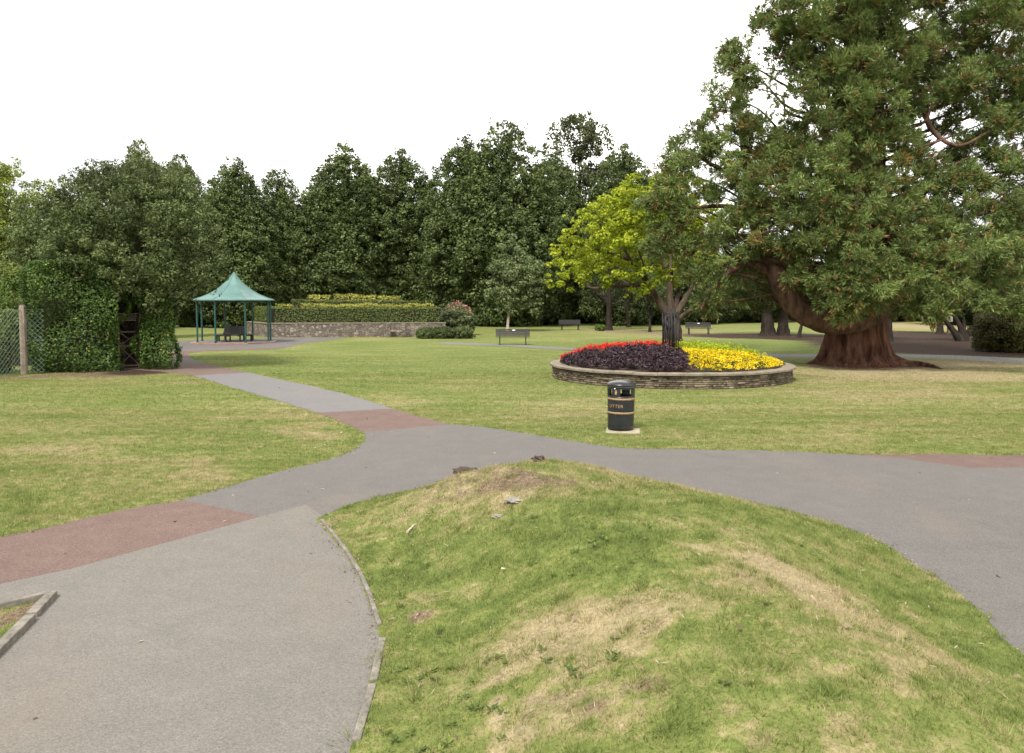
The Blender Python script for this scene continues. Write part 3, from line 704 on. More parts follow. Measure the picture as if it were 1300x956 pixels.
def tufted(name, label, zid, mat, nplants, hgt, rad_, nl, L, W, up, cat='bedding plants', heap=.0, taper=True):
    x, y = bed_pts(nplants); ok = zone(x, y) == zid; x, y = x[ok], y[ok]; k = len(x)
    r = np.hypot(x, y); t = np.clip((FR - .36 - r) / .9, 0, 1); hh = hgt * (.5 + .5 * t ** .6) * RNG.uniform(.85, 1.15, k)
    C = np.stack([x + FX, y + FY, bedz(x, y) + hh * .55], 1)
    idx = np.repeat(np.arange(k), nl); n = len(idx); d = sph(n); d[:, 2] = np.abs(d[:, 2]) * 1.0 - .25
    P = C[idx] + d * np.stack([np.full(n, rad_), np.full(n, rad_), hh[idx] * .55], 1) * RNG.uniform(.65, 1.1, n)[:, None]
    P[:, 2] = np.maximum(P[:, 2], RIM - .01)
    N = norm(d * .5 + np.array([0, 0, up]) + RNG.normal(size=(n, 3)) * .6)
    o = leaves_at(name, P, N, RNG.uniform(.7, 1.3, n) * L, RNG.uniform(.7, 1.3, n) * W, np.clip(RNG.random(n) * .7 + RNG.random(k)[idx] * .3, 0, 1), mat, None)
    props(o, label, cat, kind='stuff'); return x, y, hh
tufted('purple_foliage', 'dense dark purple leaved planting in the front left of the round bed', 0, L_purple, 1100, .36, .13, 60, .13, .028, .2)
tufted('red_flowers', 'bright red flowers massed in the back left of the round bed', 2, L_red, 1700, .43, .075, 34, .050, .034, .6)
tufted('flower_leaves', 'green leaves showing under the red flowers in the round bed', 2, L_green, 700, .32, .10, 22, .07, .04, .4)
tufted('yellow_flowers', 'golden yellow flowers massed in the front right of the round bed', 1, L_yel, 3000, .25, .07, 16, .036, .032, .8)
tufted('yellow_flower_leaves', 'green leaves showing under the yellow flowers in the round bed', 1, L_green, 1400, .20, .09, 26, .05, .025, .4)
tufted('lime_foliage', 'lime green leafy planting at the back right of the round bed', 3, L_limef, 900, .44, .12, 40, .06, .03, .6)
n = 500; a = RNG.uniform(-.25, .5, n); r = RNG.uniform(FR - .62, FR - .38, n)
P = np.stack([FX + r * np.cos(a), FY + r * np.sin(a), .45 + RNG.uniform(0, .12, n)], 1)
props(leaves_at('violet_flowers', P, norm(sph(n) + [0, 0, .8]), .045, .04, RNG.random(n), L_violet, None), 'few small violet flowers at the right hand rim of the round bed', 'bedding plants', kind='stuff')

# rods sculpture
sc = AT(851, 445, 24.7); root = empty('metal_rod_sculpture', (sc[0], 24.7, .62), 'black metal sculpture of tall upright rods in the middle of the flower bed', 'sculpture')
rods = [(-.235, 0, 1.38, .013), (-.19, .08, 1.30, .011), (-.165, -.06, 1.50, .016), (-.09, .05, 1.34, .012), (-.07, -.07, 1.42, .013), (.0, .03, 1.50, .014), (.03, -.09, 1.46, .013), (.09, .06, 1.50, .017), (.13, -.05, 1.48, .015), (.19, .03, 1.40, .012), (.23, -.03, 1.2, .012)]
for i, (x, y, h, r) in enumerate(rods):
    bm = bmesh.new(); cyl(bm, (x, y, -.05), (x + RNG.normal() * .012, y, h), r * 1.6, r * 1.3, 8); from_bm('rod', bm, m_iron, root, True)
for (x, z, w, h) in ((-.235, 1.05, .045, .20), (-.215, 1.0, .035, .16), (-.09, .97, .06, .22), (-.06, 1.10, .05, .16), (-.02, .94, .055, .18), (.06, 1.28, .05, .14), (-.12, 1.22, .045, .15), (.14, 1.3, .04, .12)):
    bm = bmesh.new(); bmesh.ops.create_uvsphere(bm, u_segments=10, v_segments=8, radius=1, matrix=Matrix.Translation((x, -.02, z)) @ Matrix.Diagonal((w, w * .8, h * .55, 1)))
    from_bm('seed_head', bm, m_iron, root, True)
for z in (.45, 1.35):
    bm = bmesh.new(); lathe(bm, [(.2, z), (.212, z), (.212, z + .018), (.2, z + .018), (.2, z)], 24); from_bm('hoop', bm, m_iron, root)

# ------------------------------------------------------------------ benches
def bench(px, py, label, rz=0., dark=False, plaque=True):
    c = G(px, py); root = empty('park_bench', (c[0], c[1] + .3, 0), label, 'bench', 'dark park benches on the lawns', rz)
    bm = bmesh.new()
    for k in range(5): box(bm, (0, -.26 + k * .105, .44), (1.9, .085, .03))
    bevel(bm, .004); from_bm('seat', bm, m_slat, root)
    bm = bmesh.new()
    for k in range(4): box(bm, (0, .235 + k * .030, .53 + k * .098), (1.9, .028, .085), rx=rad(-16))
    bevel(bm, .004); from_bm('backrest', bm, m_slat, root)
    for sx in (-.72, .72):
        bm = bmesh.new(); box(bm, (sx, -.24, .21), (.05, .06, .43)); box(bm, (sx, .20, .21), (.05, .06, .43)); box(bm, (sx, -.02, .41), (.05, .5, .04))
        box(bm, (sx, .28, .64), (.045, .04, .45), rx=rad(-16)); box(bm, (sx, -.02, .05), (.04, .42, .04)); from_bm('leg', bm, m_iron, root)
    if plaque:
        bm = bmesh.new(); box(bm, (.05, .285, .80), (.16, .006, .05), rx=rad(-16)); from_bm('plaque', bm, m_white, root)
bench(651, 438, 'nearest park bench, on the thin path behind the lawn left of the flower bed')
bench(724, 419, 'farthest park bench, in front of the dark hedge near the young pale trunked tree', rad(6), plaque=False)
bench(888, 424.5, 'park bench on grass right of the golden leaved tree trunk', rad(-3))

# ------------------------------------------------------------------ shelter
SX, SY = G(298, 434.9)[0], 46.1; SX = (298 - 650) / 1000 * 46.1
root = empty('park_shelter', (SX, SY, 0), 'open octagonal shelter with pale green swept roof on slender green posts', 'shelter')
ang = [rad(-100 + 45 * k) for k in range(8)]
for a in ang:
    bm = bmesh.new(); x, y = 2.1 * math.cos(a), 2.1 * math.sin(a)
    cyl(bm, (x, y, .06), (x, y, 2.48), .052, seg=12); cyl(bm, (x, y, .06), (x, y, .11), .085, seg=12); cyl(bm, (x, y, 2.36), (x, y, 2.42), .07, seg=12); from_bm('post', bm, m_green, root, False)
prof = [(.03, 4.10), (.12, 3.96), (.32, 3.70), (.62, 3.40), (1.0, 3.10), (1.45, 2.83), (1.95, 2.63), (2.36, 2.51), (2.37, 2.46), (2.30, 2.455), (1.9, 2.56), (1.4, 2.76), (.9, 3.05), (.3, 3.6), (.02, 3.9)]
bm = bmesh.new(); rings = []
for r, z in prof: rings.append([bm.verts.new((r * math.cos(a - rad(22.5) + rad(22.5)), r * math.sin(a), z)) for a in ang])
for p, q in zip(rings, rings[1:]):
    for k in range(8): bm.faces.new((p[k], p[(k + 1) % 8], q[(k + 1) % 8], q[k]))
from_bm('roof', bm, m_roof, root)
for a in ang:
    bm = bmesh.new()
    for (r0, z0), (r1, z1) in zip(prof[:7], prof[1:8]):
        cyl(bm, (r0 * math.cos(a), r0 * math.sin(a), z0 + .008), (r1 * math.cos(a), r1 * math.sin(a), z1 + .008), .014, seg=6)
    from_bm('hip_ridge', bm, m_roof, root)
bm = bmesh.new(); cyl(bm, (0, 0, 4.07), (0, 0, 4.14), .045, .01, 10); from_bm('finial', bm, m_roof, root)
bm = bmesh.new()
for k in range(8):
    a, c = ang[k], ang[(k + 1) % 8]; cyl(bm, (2.1 * math.cos(a), 2.1 * math.sin(a), 2.42), (2.1 * math.cos(c), 2.1 * math.sin(c), 2.42), .035, seg=8)
from_bm('ring_beam', bm, m_green, root)
bm = bmesh.new(); rr = [bm.verts.new((2.5 * math.cos(a), 2.5 * math.sin(a), 0)) for a in ang]; f = bm.faces.new(rr)
e = bmesh.ops.extrude_face_region(bm, geom=[f]); [setattr(v.co, 'z', .075) for v in e['geom'] if isinstance(v, bmesh.types.BMVert)]
from_bm('plinth', bm, m_redbrick, root)
bm = bmesh.new(); rr = [bm.verts.new((2.3 * math.cos(a), 2.3 * math.sin(a), .079)) for a in ang]; bm.faces.new(rr); from_bm('floor', bm, m_asE, root)
# round bench inside
root = empty('round_bench', (SX, SY, .08), 'dark octagonal bench with slatted central back inside the shelter', 'bench')
bm = bmesh.new()
for r0, r1 in ((.72, .84), (.86, .98), (1.0, 1.16)):
    for k in range(8):
        a, c = ang[k], ang[(k + 1) % 8]
        p = [(r * math.cos(t), r * math.sin(t)) for r, t in ((r0, a), (r1, a), (r1, c), (r0, c))]
        lo = [bm.verts.new((x, y, .36)) for x, y in p]; hi = [bm.verts.new((x, y, .40)) for x, y in p]
        bm.faces.new(lo); bm.faces.new(hi)
        for i in range(4): bm.faces.new((lo[i], lo[(i + 1) % 4], hi[(i + 1) % 4], hi[i]))
from_bm('seat', bm, m_slat, root)
bm = bmesh.new()
for k in range(8):
    a, c = ang[k], ang[(k + 1) % 8]
    for j in range(4):
        t0, t1 = (j + .08) / 4, (j + .92) / 4; q = []
        for r, z in ((.70, .42), (.52, .90)):
            A = np.array([math.cos(a), math.sin(a)]); B = np.array([math.cos(c), math.sin(c)])
            for t in (t0, t1):
                p = (A + (B - A) * t) * r; q.append((p[0], p[1], z)); 
        for dx in (0, .022):
            pass
        v0 = [bm.verts.new(p) for p in q]; v1 = [bm.verts.new((p[0] * .96, p[1] * .96, p[2])) for p in q]
        o_ = (0, 1, 3, 2)
        bm.faces.new([v0[i] for i in o_]); bm.faces.new([v1[i] for i in o_])
        for i in range(4): bm.faces.new((v0[o_[i]], v0[o_[(i + 1) % 4]], v1[o_[(i + 1) % 4]], v1[o_[i]]))
from_bm('backrest', bm, m_slat, root)
for a in ang:
    for k in (0,):
        bm = bmesh.new(); box(bm, (1.02 * math.cos(a), 1.02 * math.sin(a), .18), (.07, .07, .36), rz=a); box(bm, (.78 * math.cos(a), .78 * math.sin(a), .335), (.5, .05, .05), rz=a); from_bm('leg', bm, m_iron, root)

# ------------------------------------------------------------------ foliage builders
def hull_hedge(name, P, z0, z1, width, mat, label, cat, group=None, L=.07, dens_=260, flatness=.02, tuft=0., core=True):
    """clipped hedge along polyline P: leafy faces over a dark stem core"""
    P = np.asarray(P, float); c0 = P.mean(0); root = empty(name, (c0[0], c0[1], z0), label, cat, group)
    seg = np.diff(P, axis=0); LL = np.linalg.norm(seg, axis=1); tot = LL.sum(); cum = np.r_[0, np.cumsum(LL)]
    hgt = z1 - z0; nf = int(dens_ * tot * (2 * hgt + width)); u = RNG.uniform(0, tot, nf); i = np.clip(np.searchsorted(cum, u) - 1, 0, len(seg) - 1)
    t = (u - cum[i]) / LL[i]; base = P[i] + seg[i] * t[:, None]; dirv = seg[i] / LL[i][:, None]; side = np.stack([dirv[:, 1], -dirv[:, 0]], 1)
    s = RNG.uniform(0, 2 * hgt + width, nf); f1 = s < hgt; f2 = (s >= hgt) & (s < hgt + width); w = width / 2
    off = np.where(f1, w, np.where(f2, w - (s - hgt), -w)); z = np.where(f1, s, np.where(f2, hgt, s - hgt - width))
    wob = .03 * np.sin(u * 1.7) + .02 * np.sin(u * 4.1 + 1)
    nrm = np.where(f2[:, None], np.array([0, 0, 1.]), np.concatenate([side * np.sign(off)[:, None], np.zeros((nf, 1))], 1))
    C = np.concatenate([base + side * off[:, None], (z0 + z)[:, None]], 1) + nrm * (RNG.normal(size=nf) * flatness + wob * .6)[:, None]
    C[:, 2] += f2 * (wob + tuft * RNG.random(nf) ** 2)
    N = norm(nrm + RNG.normal(size=(nf, 3)) * .55 + [0, 0, .25])
    leaves_at('foliage', C - [c0[0], c0[1], z0], N, RNG.uniform(.7, 1.3, nf) * L, RNG.uniform(.5, .8, nf) * L, RNG.random(nf), mat, root)
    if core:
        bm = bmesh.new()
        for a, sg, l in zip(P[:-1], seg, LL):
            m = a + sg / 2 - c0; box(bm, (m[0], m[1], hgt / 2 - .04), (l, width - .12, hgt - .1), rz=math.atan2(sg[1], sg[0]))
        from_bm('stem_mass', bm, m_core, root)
    return root
def crown_tree(name, base, hgt, lobes, leafmat_, barkmat, label, cat, group, L, W, nsub, nper, trunk_r, sub=.33, fork=.35, limbs=14, up=.5, squash=.85, lean=(0, 0), wisps=0, seg=9, direct=False, qmin=.27):
    """tree: lobes = [(dx,dy,z,r)] in metres relative to the base"""
    root = empty(name, base, label, cat, group); lobes = np.asarray(lobes, float); sc_, sr = [], []
    for (x, y, z, r) in lobes:
        n = max(4, int(nsub * (r / lobes[:, 3].mean()) ** 2)); d = sph(n); rr = r * (1 - .55 * RNG.random(n) ** 1.6)
        c = np.array([x, y, z]) + d * rr[:, None]; c[:, 2] = z + (c[:, 2] - z) * .95
        sc_.append(c); sr.append(np.full(n, r * sub) * RNG.uniform(.6, 1.25, n))
    SC, SR = np.concatenate(sc_), np.concatenate(sr)
    if direct: SC, SR = lobes[:, :3], lobes[:, 3]
    C, N, idx = clump_points(SC, SR, nper, up=up, squash=squash); n = len(C)
    cv = RNG.random(len(SC))
    v = np.clip(.55 * RNG.random(n) + .45 * cv[idx], 0, 1)
    leaves_at('crown', C, N, RNG.uniform(.65, 1.35, n) * L, RNG.uniform(.65, 1.35, n) * W, v, leafmat_, root)
    A = Acc(); zt = hgt * .85; tp = [(0, 0, -.1), (lean[0] * .1, lean[1] * .1, hgt * .12), (lean[0] * .4, lean[1] * .4, hgt * .4), (lean[0], lean[1], zt)]
    P = smooth_path(tp, 6); t = np.linspace(0, 1, len(P)); rr = trunk_r * (1 - .92 * t) ; rr[0] *= 1.35; rr[1] *= 1.1
    A.add(*tube(P, rr, seg, .04))
    pick = RNG.choice(len(SC), min(limbs, len(SC)), replace=False)
    for k in pick:
        e = SC[k]; q = np.clip((e[2] / hgt) * .8 - .05 + RNG.uniform(-.05, .05), qmin, .92); s = P[int(q * (len(P) - 1))]; m = (s + e) / 2 + [0, 0, .06 * np.linalg.norm(e - s)]
        A.limb([s, m, e], trunk_r * (.30 - .22 * q), .012, 5, 4)
    A.build('trunk', barkmat, root); return root

# spire-like lime trees of the far row (four kinds of crown, copied)
def spire(kind, seed):
    r_ = np.random.default_rng(seed); ex = (3.4, 2.6, 4.0, 3.0)[kind]; n = 1900
    z = .05 + .95 * (1 - (1 - r_.random(n)) ** .62); a = r_.uniform(0, 2 * math.pi, n)
    env = np.sin(np.minimum(1, (z + .06) / .36) * math.pi / 2) * (1 - np.clip((z - .26) / .76, 0, 1) ** ex) + .015
    env *= 1 + .13 * np.sin(2 * a + 9 * z + kind) + .10 * np.sin(3 * a - 17 * z + 2 * kind) + .07 * np.sin(5 * a + 31 * z)
    rr = env * r_.uniform(.5, 1.0, n) ** .55 * .26; s = .026 * (1.15 - .6 * z) * r_.uniform(.55, 1.45, n)
    lob = np.stack([rr * np.cos(a), rr * np.sin(a), z - .035 * rr / .26 - s * .5, s], 1)
    m = 520; zi = r_.uniform(.06, .92, m); ai = r_.uniform(0, 6.28, m); ri = r_.uniform(0, .72, m) * (1 - np.clip((zi - .26) / .76, 0, 1) ** ex) * .26
    core = np.stack([ri * np.cos(ai), ri * np.sin(ai), zi, np.full(m, .05) * (1.1 - .8 * zi)], 1)
    spr = []
    for k in range(3):                       # leading shoots
        ax, ay = r_.normal() * .018, r_.normal() * .018
        for q in range(5): spr.append((ax * 2 * (1 + q * .1), ay * 2, .92 + .018 * q + r_.uniform(-.03, .0) * k, .013 - .0018 * q))
    main = np.vstack([lob, core, spr]); out = [main]
    for (ox, oy, kz, kr) in (((.13, -.05, .86, .62), (-.11, .06, .80, .6)), ((-.12, -.08, .90, .66), (.10, .10, .74, .6)), ((.10, -.10, .78, .7), (-.13, -.03, .88, .6)), ((-.10, -.10, .82, .7), (.12, .04, .90, .55)))[kind]:
        q = main[r_.random(len(main)) < .45].copy(); q = q[q[:, 2] > .3]; q[:, :2] *= kr; q[:, 0] += ox; q[:, 1] += oy; q[:, 2] *= kz; out.append(q)
    return np.vstack(out)
protos = {}
def row_tree(px, ybase, ytop, hw, kind, label, name='lime_tree', Y=None, group='tall trees along the far side of the lawn', mat=None, barkm=None):
    d = Y or G(px, ybase)[1]; base = np.array([(px - 650) / 1000 * d, d, 0]); top = AT(px, ytop, d)[2]; rx = hw * d / 1000
    key = (kind, mat.name if mat else '')
    if key not in protos:
        lob = spire(kind, 20 + kind) * 20.
        root = crown_tree(name, base, 20., lob, mat or L_lime, barkm or m_bark, label, 'tree', group, .30, .18, 1, 40, .42, limbs=18, up=.55, squash=.75, direct=True)
        protos[key] = root
    else:
        src = protos[key]; root = src.copy(); COL.objects.link(root)
        for ch in src.children:
            c = ch.copy(); COL.objects.link(c); c.parent = root
    root.name = name; root['label'] = label; root['group'] = group
    root.location = tuple(base); root.scale = (rx / 5.1, rx / 5.1, top / 20.3); root.rotation_euler[2] = RNG.uniform(0, 6.28)
    return root
row = [(232, 415, 190, 44, 0, 'dark tree rising behind the arch of greenery, leftmost of the tall far row'),
       (300, 415.5, 194, 56, 1, 'tall dark tree directly behind the green roofed shelter'),
       (357, 414, 208, 48, 2, 'slightly shorter pointed tree to the right of the shelter roof'),
       (438, 413, 176, 62, 3, 'broad pointed tree rising above the left part of the tiered hedges'),
       (510, 412, 183, 54, 0, 'tree above the right part of the tiered hedges'),
       (588, 413, 166, 58, 1, 'tall tree above the pink flowering shrub'),
       (640, 414, 145, 64, 2, 'tallest tree of the far row, just behind the young pale trunked tree'),
       (703, 412, 188, 54, 3, 'dark tree between the tallest tree and the golden leaved tree'),
       (790, 413, 176, 52, 0, 'dark pointed tree rising behind the golden leaved tree'),
       (850, 412, 200, 48, 1, 'dark tree mostly hidden between golden tree and redwood')]
for (px, yb, yt, hw, k, lb) in row: row_tree(px, yb, yt, hw, k, lb)
row_tree(182, 425, 168, 34, 2, 'yellowish green tree top poking above the arch of greenery', Y=52, name='deciduous_tree', mat=L_lime2, group='trees behind the ivy')
# understory to close the row
def px_lobes(base, lst):
    return [tuple(np.append(AT(px, py, Y) - base, r * Y / 1000)) for (px, py, Y, r) in lst]
# round airy tree
d = 96.; base = np.array([(735 - 650) / 1000 * d, d, 0])
crown_tree('round_crowned_tree', base, 27, px_lobes(base, [(735, 175, d, 26), (712, 165, d + 1, 18), (758, 170, d - 1, 19), (725, 155, d, 15), (745, 155, d, 15), (770, 190, d + 2, 16), (705, 190, d, 18), (740, 210, d, 26), (700, 230, d, 28), (770, 230, d, 30)]),
           L_round, m_bark, 'round airy crowned tree rising behind the far row, left of the redwood', 'tree', None, .34, .24, 22, 42, .5, sub=.3, limbs=40, up=.4)
# low and mid trees behind, left and right
back = [(40, 62, 250, 60, 'hazy green tree behind the wire fence at far left'), (110, 66, 245, 50, 'tree behind the ivy covered wall'),
        (905, 92, 300, 46, 'dark background tree behind the bench right of the golden tree'), (960, 96, 320, 44, 'background tree left of the twin dark trunks'), (1035, 100, 335, 40, 'background tree between twin trunks and redwood'),
        (1100, 98, 300, 46, 'background tree straight behind the redwood trunk'), (1165, 102, 320, 46, 'background tree right of the redwood trunk'), (1235, 84, 285, 52, 'background tree above the forked small tree'), (1300, 76, 250, 60, 'background tree at the right edge of the view'), (1370, 70, 240, 60, 'background tree just past the right edge of the view'), (-60, 70, 240, 70, 'background tree just past the left edge of the view')]
for i, (px, Y, yt, hw, lb) in enumerate(back): row_tree(px, 0, yt, hw, i % 4, lb, name='background_tree', Y=Y, group='background trees beyond the park')

# dark evergreen skirts under the far row (their low branches reach the ground)
def bush(name, px, py, Y, hw, hpx, mat, label, cat, group=None, L=.2, W=.13, nsub=26, nper=40, bark_=None, flat=1.):
    base = np.array([(px - 650) / 1000 * Y, Y, 0]); r = hw * Y / 1000; h = hpx * Y / 1000
    lob = []
    for k in range(7):
        a = k * 2 * math.pi / 7 + RNG.uniform(0, .6); rr = r * .48 * (1 if k else 0); lob.append((rr * math.cos(a), rr * math.sin(a) * flat, h * RNG.uniform(.35, .62), min(r * .5, h * .42)))
    lob.append((0, 0, h * .62, min(r * .5, h * .38)))
    for k in range(8):
        a = k * 2 * math.pi / 8 + .3; lob.append((r * .66 * math.cos(a), r * .66 * math.sin(a) * flat, h * .2, min(r * .3, h * .2)))
    return crown_tree(name, base, h, lob, mat, bark_ or m_bark, label, cat, group, L, W, nsub, nper, max(.03, h * .02), sub=.36, limbs=12, up=.4)
for i, (px, hw, hp) in enumerate([(335, 34, 62), (395, 40, 70), (460, 45, 66), (535, 42, 72), (598, 38, 70), (660, 40, 60)]):
    bush('evergreen_shrub', px, 412, 84, hw, hp * .8, L_lime, ['dark evergreen shrub right behind the shelter', 'dark evergreen shrub behind the left end of the tiered hedges', 'dark evergreen shrub behind the middle of the tiered hedges', 'dark evergreen shrub behind the right end of the tiered hedges', 'dark evergreen shrub behind the pink flowering shrub', 'dark evergreen shrub behind the young pale trunked tree'][i],
         'shrub', 'dark evergreen shrubs under the far trees', .3, .2, 22, 44)

# ------------------------------------------------------------------ golden leaved tree
d = 36.5; base = np.array([(856 - 650) / 1000 * d, d, 0])
gl = [(820, 235, 36.5, 22), (795, 250, 36, 24), (765, 270, 36.5, 26), (740, 290, 36, 22), (725, 320, 36.5, 24), (705, 350, 36, 17), (735, 350, 35.5, 22), (775, 305, 35, 28), (810, 290, 35.5, 30), (850, 240, 37, 26), (880, 240, 37, 24), (845, 290, 38, 34), (890, 290, 38, 34), (780, 345, 35.5, 24), (815, 350, 36, 22), (805, 372, 36, 14), (850, 345, 37.5, 24), (885, 330, 36.5, 26), (920, 280, 38, 26), (750, 325, 38, 26), (800, 265, 39, 30), (790, 320, 39.5, 30), (850, 320, 40, 30), (722, 275, 37, 8), (718, 335, 35, 14), (930, 320, 37, 20)]
root = crown_tree('golden_leaved_tree', base, 8.3, px_lobes(base, gl), L_gold, m_bark2, 'spreading tree with bright yellow green leaves beside the redwood', 'tree', None, .16, .11, 20, 46, .01, sub=.30, limbs=0, up=.7, squash=.6)
for ch in list(root.children):
    if ch.name.startswith('trunk'): bpy.data.objects.remove(ch)
A = Acc(); q = lambda px, py, Y: AT(px, py, Y) - base
P = smooth_path([(0, 0, -.1), (-.05, 0, .5), (-.1, 0, 1.3), (-.12, 0, 1.9)], 5); A.add(*tube(P, np.linspace(.50, .36, len(P)) * np.r_[1.4, 1.15, np.ones(len(P) - 2)], 14, .05))
for pts, r0, r1 in (([q(852, 405, 36.5), q(838, 385, 36.4), q(822, 360, 36.3), q(800, 330, 36.2), q(780, 290, 36.2)], .26, .03), ([q(853, 400, 36.5), q(850, 375, 36.6), q(852, 330, 36.8), q(850, 270, 37)], .26, .03),
                    ([q(856, 402, 36.5), q(870, 380, 36.7), q(885, 350, 37), q(905, 300, 37.5)], .2, .03), ([q(858, 408, 36.5), q(875, 395, 36), q(890, 380, 35.6), q(905, 360, 35.4)], .16, .03), ([q(822, 362, 36.3), q(790, 362, 36), q(755, 366, 35.8), q(738, 360, 35.8)], .13, .03),
                    ([q(838, 385, 36.4), q(815, 372, 36.8), q(780, 350, 37.4), q(740, 330, 37.8)], .12, .02), ([q(845, 340, 36.7), q(830, 300, 37), q(815, 250, 37)], .1, .02), ([q(800, 330, 36.2), q(770, 320, 36), q(735, 310, 35.8)], .09, .02), ([q(822, 360, 36.3), q(815, 330, 35.6), q(800, 290, 35.4)], .08, .02), ([q(856, 395, 36.7), q(865, 350, 38), q(870, 290, 39)], .16, .02)):
    A.limb(pts, r0, r1, 8, 5)
A.build('trunk', m_bark2, root)

# young tree with pale trunk
d = 64.; base = np.array([(644 - 650) / 1000 * d, d, 0])
yl = [(655, 308, d, 13), (650, 325, d, 18), (668, 335, d, 16), (640, 345, d, 18), (660, 355, d, 20), (678, 362, d, 15), (632, 368, d, 16), (650, 380, d, 18), (670, 382, d, 16), (688, 378, d, 9), (624, 350, d, 8), (655, 345, d - 1.2, 18), (655, 370, d + 1.3, 18), (645, 330, d + 1, 14)]
root = crown_tree('young_tree', base, 7.6, px_lobes(base, yl), L_young, m_pale, 'small young tree with slender pale trunk behind the nearest bench', 'tree', None, .20, .13, 18, 44, .15, sub=.36, limbs=7, up=.5, squash=.6, lean=(.75, 0), qmin=.5)

# ------------------------------------------------------------------ the great redwood
d0 = 29.5; base = np.array([(1088 - 650) / 1000 * d0, d0, 0]); q = lambda px, py, Y: AT(px, py, Y) - base
root = empty('redwood_tree', base, 'huge old redwood with fluted reddish trunk and a great curved limb', 'tree')
seg = 288; zs = [-.1, .0, .08, .2, .4, .65, .95, 1.3, 1.7, 2.1, 2.6, 3.4, 5, 8, 12, 16, 20, 24, 26]
r0s = [1.80, 1.70, 1.52, 1.36, 1.24, 1.17, 1.08, 1.02, .99, .97, .95, .93, .90, .84, .66, .50, .33, .14, .02]
V = []
for z, r in zip(zs, r0s):
    th = np.arange(seg) * 2 * math.pi / seg; fl = max(0, 1 - z / 3.2)
    rr = r * (1 + (.035 + .07 * fl) * np.sin(9 * th + .8 * math.sin(z) + .6 * np.sin(2 * th)) + (.02 + .035 * fl) * np.sin(17 * th + 1.3 + .4 * z) + .016 * np.sin(31 * th + z * .7 + np.sin(5 * th)) + .05 * np.sin(3 * th + 1) - (.05 + .05 * fl) * (1 - np.abs(np.sin(5.5 * th + .5 * np.sin(3 * th) + .15 * z))) ** 5 - .025 * (1 - np.abs(np.sin(13 * th + 2 * np.sin(2 * th)))) ** 4)
    if z < .5: rr = rr + np.maximum(0, np.cos(th - rad(-12))) ** 14 * (1.0 * (1 - z / .5) ** 2)
    V.append(np.stack([rr * np.cos(th) + .0 * z, rr * np.sin(th) * .9, np.full(seg, z)], 1))
V = np.concatenate(V); k = np.arange(seg)
Fc = np.concatenate([np.stack([i * seg + k, i * seg + (k + 1) % seg, (i + 1) * seg + (k + 1) % seg, (i + 1) * seg + k], 1) for i in range(len(zs) - 1)])
from_np('trunk', V, Fc, m_seqbark, root, smooth=True)
A = Acc()                                                # surface root snaking right
P = smooth_path([q(1150, 462, 29.0) * [1, 1, 0] + [0, 0, .05], q(1172, 464, 28.6) * [1, 1, 0] + [0, 0, .05], q(1185, 468, 28.1) * [1, 1, 0] + [0, 0, .03], q(1196, 476, 27.4) * [1, 1, 0] + [0, 0, -.02]], 5)
A.add(*tube(P, np.linspace(.16, .04, len(P)), 8, .06)); A.build('surface_root', m_seqbark, root)
A = Acc()
P = smooth_path([q(1128, 378, 29.6), q(1118, 394, 28.9), q(1094, 408, 28.45), (q(1062, 411, 28.3)), q(1030, 402, 28.3), q(1006, 382, 28.4), q(988, 352, 28.6), q(972, 318, 28.8), q(960, 280, 29), q(950, 220, 29.2), q(940, 150, 29.4), q(932, 80, 29.5)], 6)
P[:, 2] += .17 * np.clip(1 - np.arange(len(P)) / 30, 0, 1); rad_ = np.interp(np.linspace(0, 1, len(P)), [0, .1, .3, .45, .55, .7, .85, 1], [.30, .42, .47, .44, .38, .28, .17, .04]); A.add(*tube(P, rad_, 16, .03))
for pts, r0, r1 in (([q(985, 350, 28.6), q(955, 335, 28.3), q(925, 345, 28), q(900, 375, 27.8), q(888, 395, 27.8)], .2, .04), ([q(972, 320, 28.8), q(935, 300, 28.6), q(895, 310, 28.4), q(860, 340, 28.2)], .17, .03),
                    ([q(958, 275, 29), q(920, 262, 28.6), q(880, 264, 28.4), q(845, 262, 28.2)], .13, .02), ([q(952, 235, 29), q(915, 215, 28.6), q(880, 196, 28.2), q(858, 192, 28)], .12, .02), ([q(935, 100, 29.4), q(920, 130, 28.5), q(905, 150, 28)], .06, .02),
                    ([q(1105, 330, 29), q(1130, 290, 27.6), q(1128, 240, 27.2), q(1140, 225, 27)], .14, .03), ([q(1110, 130, 29.5), q(1165, 110, 29), q(1180, 160, 28.6), q(1215, 185, 28), q(1260, 165, 27.6)], .17, .04), ([q(1100, 60, 29.5), q(1050, 40, 29), q(1010, 60, 28.6), q(985, 75, 28)], .22, .04),
                    ([q(1110, 300, 29.5), q(1160, 320, 28.6), q(1210, 330, 27.8), q(1275, 345, 27)], .2, .04), ([q(1105, 350, 29), q(1150, 350, 28), q(1190, 370, 27.2), q(1230, 372, 26.6)], .16, .03), ([q(1090, 250, 29.5), q(1040, 250, 28), q(1010, 290, 27), q(1000, 330, 26.6)], .2, .04),
                    ([q(1095, 20, 29.5), q(1150, -10, 29), q(1220, -20, 28), q(1290, 10, 27.5)], .22, .04), ([q(1090, 200, 29.5), q(1090, 240, 27.4), q(1080, 300, 26.6), q(1075, 360, 26.4)], .17, .03), ([q(1130, 270, 29), q(1180, 240, 29), q(1230, 225, 28.5), q(1290, 215, 28)], .17, .03)):
    A.limb(pts, r0, r1, 8, 6)
